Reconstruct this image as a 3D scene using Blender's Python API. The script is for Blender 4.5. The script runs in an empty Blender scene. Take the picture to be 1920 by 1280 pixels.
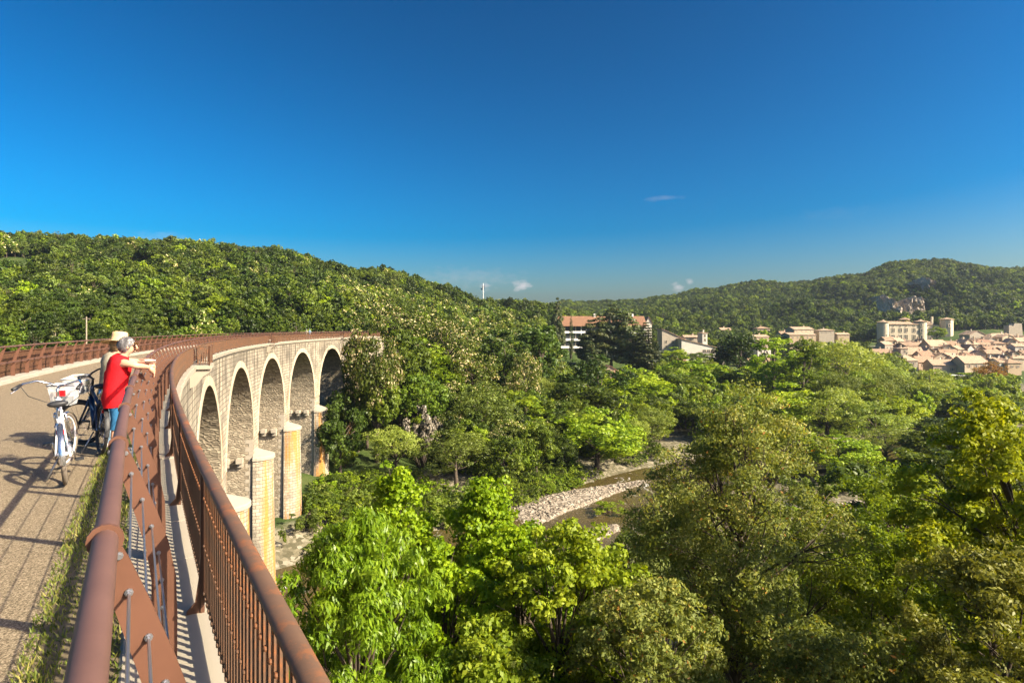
import bpy, bmesh, math, random
import numpy as np
from mathutils import Vector, Matrix
R_ = math.radians
scene = bpy.context.scene
COL = scene.collection
rnd = random.Random(7)

# ------------------------------------------------------------------ camera
F = 1120.0; HY = 616.5; CZ = 1.72            # focal length in photo pixels, horizon row, eye height over the deck
cd = bpy.data.cameras.new("camera"); cam = bpy.data.objects.new("camera", cd); COL.objects.link(cam)
cam.location = (0, 0, CZ); cam.rotation_euler = (R_(90), 0, 0)
cd.sensor_width = 36; cd.lens = 36*F/1920; cd.shift_y = -(640-HY)/1920
cd.clip_start = 0.05; cd.clip_end = 20000
scene.camera = cam

# ------------------------------------------------------------------ sky and sun
SUN = Vector((1.372, -0.599, 1.0)).normalized()
EL = math.asin(SUN.z); AZ = math.atan2(SUN.x, SUN.y)
w = bpy.data.worlds.new("World"); scene.world = w; w.use_nodes = True
nt = w.node_tree; bg = nt.nodes["Background"]
sky = nt.nodes.new("ShaderNodeTexSky"); sky.sky_type = 'NISHITA'; sky.sun_disc = False
sky.sun_elevation = EL; sky.sun_rotation = AZ
sky.altitude = 200; sky.air_density = 1.0; sky.dust_density = 3.0; sky.ozone_density = 3.0
SKY_SAT = 1.38; SKY_VAL = 0.150; SKY_HUE = 0.490; SKY_STRENGTH = 0.12; SKY_GAMMA = 1.8
hs = nt.nodes.new("ShaderNodeHueSaturation"); hs.inputs["Saturation"].default_value = SKY_SAT; hs.inputs["Hue"].default_value = SKY_HUE; hs.inputs["Value"].default_value = SKY_VAL
gm = nt.nodes.new("ShaderNodeGamma"); gm.inputs[1].default_value = SKY_GAMMA
nt.links.new(sky.outputs[0], gm.inputs[0]); nt.links.new(gm.outputs[0], hs.inputs["Color"])
bg.inputs["Strength"].default_value = SKY_STRENGTH
def wmath(op, a, b=None, clamp=False):
    n = nt.nodes.new("ShaderNodeMath"); n.operation = op; n.use_clamp = clamp
    for i, v in enumerate((a, b)):
        if v is None: continue
        if hasattr(v, "links"): nt.links.new(v, n.inputs[i])
        else: n.inputs[i].default_value = v
    return n.outputs[0]
geo = nt.nodes.new("ShaderNodeTexCoord")
sep = nt.nodes.new("ShaderNodeSeparateXYZ"); nt.links.new(geo.outputs["Generated"], sep.inputs[0])
azn = wmath('ARCTAN2', sep.outputs[0], sep.outputs[1])                 # azimuth from +Y
eln = wmath('ARCSINE', sep.outputs[2])
cmb = nt.nodes.new("ShaderNodeCombineXYZ"); nt.links.new(azn, cmb.inputs[0]); nt.links.new(wmath('MULTIPLY', eln, 2.2), cmb.inputs[1])
nz = nt.nodes.new("ShaderNodeTexNoise"); nz.inputs["Scale"].default_value = 55; nz.inputs["Detail"].default_value = 6
nt.links.new(cmb.outputs[0], nz.inputs["Vector"])
def puff(px, py, rx, ry, amp):
    a = math.atan2(px-960, F); e = math.atan2((HY-py)/F, math.hypot(1, (px-960)/F))
    dx = wmath('DIVIDE', wmath('SUBTRACT', azn, a), rx/F); dy = wmath('DIVIDE', wmath('SUBTRACT', eln, e), ry/F)
    d = wmath('SQRT', wmath('ADD', wmath('MULTIPLY', dx, dx), wmath('MULTIPLY', dy, dy)))
    m = wmath('SUBTRACT', 1.35, d)
    m = wmath('MULTIPLY', wmath('ADD', m, wmath('MULTIPLY', wmath('SUBTRACT', nz.outputs[0], 0.5), 3.2)), 0.75, True)
    return wmath('MULTIPLY', m, amp)
tot = None
for p in ((979, 535, 14, 9, .75), (909, 537, 9, 8, .5), (1271, 538, 9, 6, .6), (1293, 528, 6, 5, .5), (1240, 372, 26, 4, .13), (310, 448, 30, 9, .16),
          (400, 470, 60, 6, .12), (880, 520, 90, 14, .14), (1560, 400, 50, 8, .04)):
    c = puff(*p); tot = c if tot is None else wmath('MAXIMUM', tot, c)
mixc = nt.nodes.new("ShaderNodeMix"); mixc.data_type = 'RGBA'
nt.links.new(tot, mixc.inputs[0]); nt.links.new(hs.outputs[0], mixc.inputs[6]); mixc.inputs[7].default_value = (2.4, 2.25, 2.3, 1)
nt.links.new(mixc.outputs[2], bg.inputs["Color"])

sd = bpy.data.lights.new("sun", 'SUN'); sd.energy = 4.9; sd.angle = R_(0.53); sd.color = (1.0, 0.89, 0.67)
sun = bpy.data.objects.new("sun", sd); COL.objects.link(sun)
sun.rotation_euler = (-SUN).to_track_quat('-Z', 'Y').to_euler(); sun.location = (60, -30, 60)

vs = scene.view_settings
scene.display_settings.display_device = 'sRGB'
vs.view_transform = 'Standard'; vs.look = 'None'; vs.exposure = 1.42; vs.gamma = 1.0; vs.use_curve_mapping = False
scene.render.engine = 'CYCLES'
cy = scene.cycles
cy.max_bounces = 8; cy.diffuse_bounces = 5; cy.glossy_bounces = 2; cy.transmission_bounces = 4; cy.transparent_max_bounces = 8; cy.volume_bounces = 0
cy.caustics_reflective = False; cy.caustics_refractive = False; cy.sample_clamp_indirect = 4.0

# ------------------------------------------------------------------ helpers
ORG = {}
def tag(o, label=None, cat=None, group=None, kind=None):
    if label: o["label"] = label
    if cat: o["category"] = cat
    if group: o["group"] = group
    if kind: o["kind"] = kind
    return o
def empty(name, loc=(0, 0, 0), label=None, cat=None, group=None):
    o = bpy.data.objects.new(name, None); COL.objects.link(o); o.location = loc; o.empty_display_size = 0.2
    ORG[o.name] = Vector(loc)
    return tag(o, label, cat, group)
def link(o, parent=None):
    COL.objects.link(o)
    if parent is not None: o.parent = parent
    return o
def copyobj(o, parent=None):
    c = o.copy(); COL.objects.link(c); c.parent = parent
    return c
def copytree(o, parent=None):
    c = copyobj(o, parent)
    for ch in o.children: copytree(ch, c)
    return c

class MB:
    """collects faces; build() links ONE mesh object"""
    def __init__(s): s.v = []; s.f = []; s.uv = None
    def add(s, vs_, fs):
        b = len(s.v); s.v += [tuple(x) for x in vs_]; s.f += [tuple(b+i for i in f) for f in fs]; return s
    def box(s, c, size, M=None):
        hx, hy, hz = size[0]/2, size[1]/2, size[2]/2
        vv = [Vector((x, y, z)) for x in (-hx, hx) for y in (-hy, hy) for z in (-hz, hz)]
        c = Vector(c)
        vv = [(M @ p if M else p)+c for p in vv]
        return s.add(vv, [(0, 1, 3, 2), (4, 6, 7, 5), (0, 4, 5, 1), (2, 3, 7, 6), (0, 2, 6, 4), (1, 5, 7, 3)])
    def tube(s, pts, r, n=8, cap=True, closed=False):
        pts = [Vector(p) for p in pts]; m = len(pts)
        rs = r if isinstance(r, (list, tuple)) else [r]*m
        rings = []; up = None
        for i, p in enumerate(pts):
            if closed: t = pts[(i+1) % m]-pts[i-1]
            else: t = pts[min(i+1, m-1)]-pts[max(i-1, 0)]
            t.normalize()
            if up is None:
                up = Vector((0, 0, 1)) if abs(t.z) < .9 else Vector((1, 0, 0))
            a = t.cross(up).normalized(); b = a.cross(t).normalized(); up = b
            rings.append([p+(a*math.cos(2*math.pi*k/n)+b*math.sin(2*math.pi*k/n))*rs[i] for k in range(n)])
        vv = [q for rg in rings for q in rg]; ff = []
        L = m if closed else m-1
        for i in range(L):
            j = (i+1) % m
            for k in range(n):
                ff.append((i*n+k, i*n+(k+1) % n, j*n+(k+1) % n, j*n+k))
        if cap and not closed:
            ff.append(tuple(range(n-1, -1, -1))); ff.append(tuple((m-1)*n+k for k in range(n)))
        return s.add(vv, ff)
    def lathe(s, prof, c=(0, 0, 0), n=16, a0=0., a1=2*math.pi):
        c = Vector(c); full = abs(a1-a0-2*math.pi) < 1e-6; nn = n if full else n+1
        vv = [c+Vector((r*math.cos(a0+(a1-a0)*k/n), r*math.sin(a0+(a1-a0)*k/n), z)) for r, z in prof for k in range(nn)]
        ff = []
        for i in range(len(prof)-1):
            for k in range(n):
                k2 = (k+1) % nn
                ff.append((i*nn+k, i*nn+k2, (i+1)*nn+k2, (i+1)*nn+k))
        return s.add(vv, ff)
    def prism(s, poly, h0, h1, M=None):
        """poly: list of (a,b); extruded along third axis; M maps (a,b,h)->world"""
        n = len(poly)
        vv = [Vector((a, b, h0)) for a, b in poly]+[Vector((a, b, h1)) for a, b in poly]
        if M: vv = [M @ p for p in vv]
        ff = [tuple(range(n-1, -1, -1)), tuple(range(n, 2*n))]+[(i, (i+1) % n, n+(i+1) % n, n+i) for i in range(n)]
        return s.add(vv, ff)
    def ico(s, c, r, sub=1, jit=0., sc=(1, 1, 1), rg=None):
        bm = bmesh.new(); bmesh.ops.create_icosphere(bm, subdivisions=sub, radius=1)
        c = Vector(c); rg = rg or rnd
        vv = [c+Vector((p.co.x*sc[0], p.co.y*sc[1], p.co.z*sc[2]))*r*(1+rg.uniform(-jit, jit)) for p in bm.verts]
        ff = [tuple(q.index for q in f.verts) for f in bm.faces]; bm.free()
        return s.add(vv, ff)
    def build(s, name, mat, parent=None, smooth=False, local=False, uv=None):
        me = bpy.data.meshes.new(name)
        o0 = Vector((0, 0, 0))
        if parent is not None and not local:
            q = parent
            while q is not None: o0 = o0+Vector(q.location); q = q.parent
        me.from_pydata([(x-o0.x, y-o0.y, z-o0.z) for x, y, z in s.v], [], s.f)
        if uv is not None:
            l = me.uv_layers.new(name="UVMap")
            for lp in me.loops: l.data[lp.index].uv = uv[lp.vertex_index]
        me.materials.append(mat)
        if smooth: me.polygons.foreach_set("use_smooth", [True]*len(me.polygons))
        me.update()
        return link(bpy.data.objects.new(name, me), parent)

def np_mesh(name, V, Q, mats, mi=None, tint=None, smooth=False):
    """fast mesh from arrays; Q (m,4) quads"""
    me = bpy.data.meshes.new(name)
    V = np.asarray(V, np.float32); Q = np.asarray(Q, np.int32); m, k = Q.shape
    me.vertices.add(len(V)); me.vertices.foreach_set("co", V.ravel())
    me.loops.add(m*k); me.loops.foreach_set("vertex_index", Q.ravel())
    me.polygons.add(m); me.polygons.foreach_set("loop_start", np.arange(0, m*k, k, dtype=np.int32))
    try: me.polygons.foreach_set("loop_total", np.full(m, k, np.int32))
    except Exception: pass
    for x in (mats if isinstance(mats, (list, tuple)) else [mats]): me.materials.append(x)
    if mi is not None: me.polygons.foreach_set("material_index", np.asarray(mi, np.int32))
    if smooth: me.polygons.foreach_set("use_smooth", np.ones(m, bool))
    me.update(calc_edges=True)
    if tint is not None:
        a = me.attributes.new("tint", 'FLOAT', 'POINT'); a.data.foreach_set("value", np.asarray(tint, np.float32))
    return me

# ---- material helpers
class NT:
    def __init__(s, name):
        s.m = bpy.data.materials.new(name); s.m.use_nodes = True; s.t = s.m.node_tree
        s.b = s.t.nodes["Principled BSDF"]; s.o = s.t.nodes["Material Output"]
    def n(s, typ, ins=None, **kw):
        x = s.t.nodes.new("ShaderNode"+typ)
        for k, v in kw.items(): setattr(x, k, v)
        for k, v in (ins or {}).items(): s.set(x.inputs[k], v)
        return x
    def set(s, sock, v):
        if hasattr(v, "is_linked") or hasattr(v, "links"): s.t.links.new(v, sock)
        elif isinstance(v, tuple) and len(v) == 3 and sock.type == 'RGBA': sock.default_value = (*v, 1)
        else: sock.default_value = v
    def math(s, op, a, b=0., clamp=False):
        x = s.n("Math", {0: a, 1: b}, operation=op, use_clamp=clamp); return x.outputs[0]
    def mix(s, f, a, b, mode='MIX'):
        x = s.n("Mix", data_type='RGBA', blend_type=mode); s.set(x.inputs[0], f); s.set(x.inputs[6], a); s.set(x.inputs[7], b); return x.outputs[2]
    def ramp(s, f, stops):
        x = s.n("ValToRGB", {0: f}); e = x.color_ramp.elements
        while len(e) < len(stops): e.new(0.5)
        for q, (p, c) in zip(e, stops): q.position = p; q.color = (*c, 1) if len(c) == 3 else c
        return x.outputs[0]
    def noise(s, scale, detail=4, vec=None, rough=.6, dist=0.):
        x = s.n("TexNoise", {"Scale": scale, "Detail": detail, "Roughness": rough, "Distortion": dist})
        if vec is not None: s.set(x.inputs["Vector"], vec)
        return x.outputs[0]
    def scale(s, vec, sc):
        x = s.n("Mapping", {"Vector": vec}); x.inputs["Scale"].default_value = sc; return x.outputs[0]
    def obj(s): return s.n("TexCoord").outputs["Object"]
    def uv(s): return s.n("TexCoord").outputs["UV"]
    def gpos(s): return s.n("NewGeometry").outputs["Position"]
    def bump(s, h, strength=.3, dist=.02):
        x = s.n("Bump", {"Height": h, "Strength": strength, "Distance": dist}); s.set(s.b.inputs["Normal"], x.outputs[0])
    def fin(s, col=None, rough=.6, metal=0., spec=None):
        if col is not None: s.set(s.b.inputs["Base Color"], col)
        s.set(s.b.inputs["Roughness"], rough); s.b.inputs["Metallic"].default_value = metal
        if spec is not None: s.b.inputs["Specular IOR Level"].default_value = spec
        return s.m
def plain(name, c, rough=.5, metal=0., var=.12, sc=6., spec=None):
    k = NT(name); f = k.noise(sc, 3, k.obj())
    d = tuple(x*(1-var) for x in c); e = tuple(min(1, x*(1+var)) for x in c)
    return k.fin(k.mix(f, d, e), rough, metal, spec)

# ------------------------------------------------------------------ the viaduct's centre line (a straight, then an arc to the right)
TH0 = -0.564; S1 = 3.1; RAD = 204.0
def frame(s):
    if s <= S1: x, y, th = math.sin(TH0)*s, math.cos(TH0)*s, TH0
    else:
        th = TH0+(s-S1)/RAD
        x = math.sin(TH0)*S1+RAD*(math.cos(TH0)-math.cos(th)); y = math.cos(TH0)*S1+RAD*(math.sin(th)-math.sin(TH0))
    return x, y, th
def pt(s, lat, z):
    x, y, th = frame(s)
    return Vector((x+lat*math.cos(th), y-lat*math.sin(th), z))
def at(px, py, Y): return Vector(((px-960)/F*Y, Y, CZ-(py-HY)/F*Y))
SEND = 158.0
def srange(a, b, st):
    n = max(1, round((b-a)/st)); return [a+(b-a)*i/n for i in range(n+1)]
def strip(mb, ss, prof, uvs=None, flip=False):
    """sweep an open profile [(lat,z),...] along the centre line"""
    b = len(mb.v); m = len(prof)
    for s in ss:
        for j, (l, z) in enumerate(prof):
            mb.v.append(tuple(pt(s, l, z)))
            if uvs is not None: uvs.append((s, z if abs(prof[-1][1]-prof[0][1]) > .01 else l))
    for i in range(len(ss)-1):
        for j in range(m-1):
            q = (b+i*m+j, b+i*m+j+1, b+(i+1)*m+j+1, b+(i+1)*m+j)
            mb.f.append(q[::-1] if flip else q)
    return mb
def sweep(mb, ss, prof):
    """sweep a closed profile, with end caps"""
    b = len(mb.v); m = len(prof)
    for s in ss:
        for l, z in prof: mb.v.append(tuple(pt(s, l, z)))
    for i in range(len(ss)-1):
        for j in range(m):
            k = (j+1) % m; mb.f.append((b+i*m+j, b+i*m+k, b+(i+1)*m+k, b+(i+1)*m+j))
    mb.f.append(tuple(b+j for j in range(m))); e = b+(len(ss)-1)*m; mb.f.append(tuple(e+j for j in range(m-1, -1, -1)))
    return mb

# ------------------------------------------------------------------ materials
def m_asphalt():
    k = NT("asphalt"); p = k.gpos()
    v = k.n("TexVoronoi", {"Vector": p, "Scale": 130.}).outputs["Color"]
    bw = k.n("RGBToBW", {0: v}).outputs[0]
    c = k.ramp(bw, [(0.15, (.075, .055, .033)), (.5, (.175, .135, .085)), (.85, (.38, .305, .205))])
    big = k.noise(.7, 4, p); c = k.mix(k.math('MULTIPLY', big, .55), c, k.mix(.5, c, (.15, .11, .065)))
    crack = k.noise(3.5, 5, p); c = k.mix(k.math('MULTIPLY', k.math('SUBTRACT', crack, .62, True), 2.2, True), c, (.13, .1, .07))
    k.bump(bw, .5, .006)
    return k.fin(c, .88, 0, .25)
def m_stone():
    k = NT("viaduct_limestone"); uv = k.uv()
    dn = k.n("TexNoise", {"Vector": uv, "Scale": .8, "Detail": 2}).outputs["Color"]
    uvd = k.n("VectorMath", {0: uv, 1: k.n("VectorMath", {0: dn, 1: (.06, .06, 0)}, operation='MULTIPLY').outputs[0]}, operation='ADD').outputs[0]
    br = k.n("TexBrick", {"Vector": uvd, "Scale": 1., "Mortar Size": .024, "Mortar Smooth": .3, "Brick Width": .74, "Row Height": .36, "Bias": .1,
                          "Color1": (.43, .38, .29), "Color2": (.265, .225, .165), "Mortar": (.085, .07, .05)}, offset=.5)
    c = br.outputs["Color"]
    g = k.noise(1.9, 5, uv); c = k.mix(k.math('MULTIPLY', g, .35), c, (.42, .365, .275))
    n2 = k.noise(.35, 4, uv); c = k.mix(k.math('MULTIPLY', k.math('SUBTRACT', n2, .45, True), 4.5, True), c, (.16, .14, .11))
    sv = k.scale(uv, (.55, .03, 1)); st = k.noise(1.0, 5, sv, .75)
    zz = k.n("SeparateXYZ", {0: uv}).outputs[1]
    orange = k.math('MULTIPLY', k.math('SUBTRACT', st, .495, True), 10., True)
    low = k.math('MULTIPLY', k.math('SUBTRACT', -5.0, zz), .3, True)
    c = k.mix(k.math('MULTIPLY', orange, k.math('MULTIPLY', low, .95)), c, (.40, .19, .042))
    sd_ = k.scale(uv, (.95, .045, 1)); dk = k.noise(1.2, 6, sd_, .8)
    top = k.math('MULTIPLY', k.math('ADD', zz, 6.5), .22, True)
    dark = k.math('MULTIPLY', k.math('SUBTRACT', dk, .465, True), 10., True)
    c = k.mix(k.math('MULTIPLY', dark, k.math('MULTIPLY', top, .9)), c, (.075, .062, .047))
    h = k.math('ADD', k.math('MULTIPLY', br.outputs["Fac"], -1.), k.math('MULTIPLY', g, .8))
    k.bump(h, .8, .05)
    return k.fin(c, .9, 0, .2)
def m_rubble():
    k = NT("rubble_stone"); uv = k.uv()
    v = k.n("TexVoronoi", {"Vector": k.scale(uv, (2.4, 4.6, 1)), "Scale": 1., "Randomness": .9})
    e = k.n("TexVoronoi", {"Vector": k.scale(uv, (2.4, 4.6, 1)), "Scale": 1., "Randomness": .9}, feature='DISTANCE_TO_EDGE').outputs[0]
    bw = k.n("RGBToBW", {0: v.outputs["Color"]}).outputs[0]
    c = k.ramp(bw, [(.2, (.17, .14, .10)), (.55, (.27, .225, .16)), (.85, (.38, .325, .235))])
    m = k.math('SUBTRACT', 1., k.math('MULTIPLY', e, 11., True), True)
    c = k.mix(k.math('MULTIPLY', m, .75), c, (.13, .11, .08))
    c = k.mix(k.math('MULTIPLY', k.noise(.5, 4, uv), .5), c, (.23, .19, .135))
    k.bump(k.math('MULTIPLY', e, 4., True), .7, .05)
    return k.fin(c, .92, 0, .2)
def m_paint(name, c1, c2, rust=None, rf=.5):
    k = NT(name); p = k.obj(); a = k.noise(9, 5, p); c = k.mix(a, c1, c2)
    c = k.mix(k.math('MULTIPLY', k.math('SUBTRACT', k.noise(1.7, 6, p, .75), .45, True), 2.2, True), c, tuple(x*.62 for x in c1))
    if rust:
        b = k.noise(5, 6, p, .75); c = k.mix(k.math('MULTIPLY', k.math('SUBTRACT', b, rf, True), 6., True), c, rust)
        k.bump(b, .25, .004)
    return k.fin(c, .55, 0., .35)
def m_roof(name, c1, c2):
    k = NT(name); p = k.obj()
    wv = k.n("TexWave", {"Vector": p, "Scale": 1.3, "Distortion": 1.5}, wave_type='BANDS', bands_direction='X').outputs[1]
    c = k.mix(k.noise(.9, 6, p, .75), c1, c2); c = k.mix(k.math('MULTIPLY', wv, .35), c, tuple(x*.45 for x in c1))
    k.bump(wv, .5, .1)
    return k.fin(c, .85, 0, .2)
def m_wall(name, c):
    k = NT(name); p = k.obj(); a = k.noise(.45, 6, p, .7); b = k.noise(3., 4, p)
    cc = k.mix(a, tuple(x*.72 for x in c), tuple(min(1, x*1.15) for x in c)); cc = k.mix(k.math('MULTIPLY', b, .35), cc, tuple(x*.75 for x in c))
    st = k.noise(1., 5, k.scale(p, (1.5, 1.5, .12)), .7)
    cc = k.mix(k.math('MULTIPLY', k.math('SUBTRACT', st, .55, True), 2., True), cc, tuple(x*.55 for x in c))
    return k.fin(cc, .92, 0, .2)
def m_leaf(name, stops, trans=.40, hue=.010, val=.42, rough=.5, spec=.3, tcol=(1.25, 1.15, .45)):
    k = NT(name)
    t = k.n("Attribute", attribute_name="tint").outputs["Fac"]
    c = k.ramp(t, stops)
    r = k.n("ObjectInfo").outputs["Random"]
    r2 = k.n("TexWhiteNoise", {"W": r}, noise_dimensions='1D').outputs[0]
    hsv = k.n("HueSaturation", {"Color": c, "Hue": k.math('ADD', k.math('MULTIPLY', r, hue*2), .5-hue), "Value": k.math('ADD', k.math('MULTIPLY', r2, val*2), 1-val)}).outputs[0]
    k.set(k.b.inputs["Base Color"], hsv); k.b.inputs["Roughness"].default_value = rough; k.b.inputs["Specular IOR Level"].default_value = spec
    tr = k.n("BsdfTranslucent", {"Color": k.mix(1., hsv, tcol, 'MULTIPLY')})
    mx = k.n("MixShader", {0: trans, 1: k.b.outputs[0], 2: tr.outputs[0]})
    k.t.links.new(mx.outputs[0], k.o.inputs[0])
    return k.m
def m_ground():
    k = NT("hillside_ground"); p = k.gpos()
    a = k.noise(.05, 5, p, .65); b = k.noise(.9, 5, p, .7)
    c = k.ramp(a, [(.35, (.030, .055, .012)), (.55, (.055, .085, .018)), (.70, (.12, .13, .045)), (.84, (.26, .22, .11))])
    c = k.mix(k.math('MULTIPLY', b, .55), c, (.04, .055, .018))
    z = k.n("SeparateXYZ", {0: p}).outputs[2]
    low = k.math('MULTIPLY', k.math('SUBTRACT', k.math('ADD', -24.6, k.math('MULTIPLY', a, 2.2)), z), 1.6, True)
    sand = k.ramp(k.n("RGBToBW", {0: k.n("TexVoronoi", {"Vector": p, "Scale": 2.0}).outputs["Color"]}).outputs[0], [(.2, (.10, .085, .055)), (.6, (.20, .17, .115)), (.9, (.33, .29, .22))])
    c = k.mix(k.math('MULTIPLY', low, .85), c, sand)
    k.bump(b, .8, .3)
    return k.fin(c, .95, 0, .1)
def m_gravel():
    k = NT("river_stone"); p = k.gpos()
    r = k.n("TexVoronoi", {"Vector": p, "Scale": 2.2}).outputs["Color"]; bw = k.n("RGBToBW", {0: r}).outputs[0]
    c = k.ramp(bw, [(.15, (.14, .115, .085)), (.5, (.235, .195, .145)), (.85, (.36, .31, .24))])
    k.bump(bw, .9, .12)
    return k.fin(c, .85, 0, .2)
def m_water():
    k = NT("river_water"); p = k.gpos()
    a = k.noise(.35, 5, k.scale(p, (1., .7, 1.)), .7, 1.2); b = k.noise(2.2, 4, p, .7)
    c = k.mix(k.math('MULTIPLY', a, .7), (.085, .058, .018), (.045, .038, .016))
    fo = k.noise(.16, 3, p); foam = k.math('MULTIPLY', k.math('MULTIPLY', k.math('SUBTRACT', a, .56, True), 9., True), k.math('MULTIPLY', k.math('SUBTRACT', fo, .47, True), 8., True), True)
    foam = k.math('MULTIPLY', foam, k.math('MULTIPLY', k.math('SUBTRACT', b, .40, True), 6., True), True)
    c = k.mix(foam, c, (.75, .72, .66))
    k.bump(k.math('ADD', a, k.math('MULTIPLY', b, .4)), .55, .35)
    return k.fin(c, k.mix(foam, (.12, .12, .12), (.8, .8, .8)), 0, .5)
def m_rock():
    k = NT("limestone_cliff"); p = k.gpos()
    a = k.noise(.12, 6, k.scale(p, (1., 1., .35)), .75); c = k.ramp(a, [(.3, (.20, .165, .125)), (.5, (.36, .305, .24)), (.7, (.50, .43, .34))])
    k.bump(k.noise(.5, 6, p, .8), 1., 1.2)
    return k.fin(c, .95, 0, .1)
ASPH = m_asphalt(); STONE = m_stone(); RUBBLE = m_rubble(); GROUND = m_ground(); GRAVEL = m_gravel(); WATER = m_water(); ROCK = m_rock()
RAIL = m_paint("brown_rail_paint", (.112, .058, .046), (.140, .074, .058))
POSTM = m_paint("brown_post_paint", (.105, .046, .027), (.128, .056, .032))
RUST = m_paint("rusty_iron", (.095, .058, .038), (.145, .080, .045), (.27, .092, .026), .50)
OLDIRON = m_paint("old_brown_iron", (.075, .035, .02), (.11, .05, .028), (.20, .08, .03), .55)
STEEL = plain("galvanised_steel", (.34, .34, .36), .35, .85)
COPING = m_wall("coping_limestone", (.36, .315, .245))
KERB = m_wall("kerb_limestone", (.37, .33, .27))
SOIL = plain("dry_soil", (.13, .10, .055), .95, 0, .4, 9)
BARK = plain("tree_bark", (.075, .055, .038), .9, 0, .35, 3)
BARKP = plain("pale_bark", (.26, .21, .155), .9, 0, .35, 3)
GRASS = m_leaf("grass_blade", [(0, (.07, .10, .015)), (.5, (.16, .20, .03)), (.8, (.30, .27, .07)), (1, (.42, .34, .14))], .3, .0, .0)
G = {}
G['mid'] = m_leaf("leaf_mid_green", [(0, (0.034, 0.062, 0.005)), (.5, (0.089, 0.134, 0.011)), (1, (0.165, 0.210, 0.020))])
G['dark'] = m_leaf("leaf_dark_green", [(0, (0.017, 0.034, 0.004)), (.5, (0.042, 0.071, 0.007)), (1, (0.079, 0.113, 0.012))], .32)
G['bright'] = m_leaf("leaf_bright_green", [(0, (0.090, 0.152, 0.007)), (.5, (0.195, 0.274, 0.012)), (1, (0.325, 0.385, 0.023))])
G['olive'] = m_leaf("leaf_olive_green", [(0, (0.054, 0.081, 0.013)), (.5, (0.118, 0.160, 0.025)), (1, (0.189, 0.244, 0.043))])
G['pale'] = m_leaf("leaf_pale_willow", [(0, (0.101, 0.149, 0.022)), (.5, (0.201, 0.261, 0.040)), (1, (0.313, 0.368, 0.072))])
G['acacia'] = m_leaf("leaf_acacia_blossom", [(0, (0.058, 0.094, 0.009)), (.5, (0.130, 0.175, 0.016)), (.66, (0.182, 0.222, 0.028)), (.70, (0.545, 0.466, 0.221)), (1, (0.780, 0.664, 0.363))], .3)
G['pine'] = m_leaf("pine_needles", [(0, (0.022, 0.040, 0.009)), (.6, (0.055, 0.075, 0.016)), (1, (0.138, 0.133, 0.028))], .15)
G['rust'] = m_leaf("leaf_rusty", [(0, (0.145, 0.070, 0.014)), (.5, (0.290, 0.140, 0.023)), (1, (0.377, 0.224, 0.034))])
G['twig'] = m_leaf("dead_twig", [(0, (.11, .095, .07)), (1, (.23, .20, .15))], .05)
WALLS = [m_wall("wall_cream", (.45, .365, .255)), m_wall("wall_ochre", (.40, .305, .20)), m_wall("wall_grey_stone", (.36, .31, .24)), m_wall("wall_pink", (.50, .36, .26)), m_wall("wall_white", (.52, .48, .41))]
ROOFS = [m_roof("roof_terracotta", (.27, .175, .11), (.37, .26, .175)), m_roof("roof_pale_tile", (.38, .255, .165), (.47, .345, .24)), m_roof("roof_red_tile", (.28, .155, .095), (.36, .225, .15))]
GLASSW = plain("window_pane", (.045, .05, .055), .15, 0, .2, 2, .6)
SHUT = plain("window_shutter", (.20, .13, .10), .6)
WHITE = plain("white_paint", (.74, .72, .68), .5)
TRIM = m_wall("window_stone_trim", (.55, .47, .35))

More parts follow.
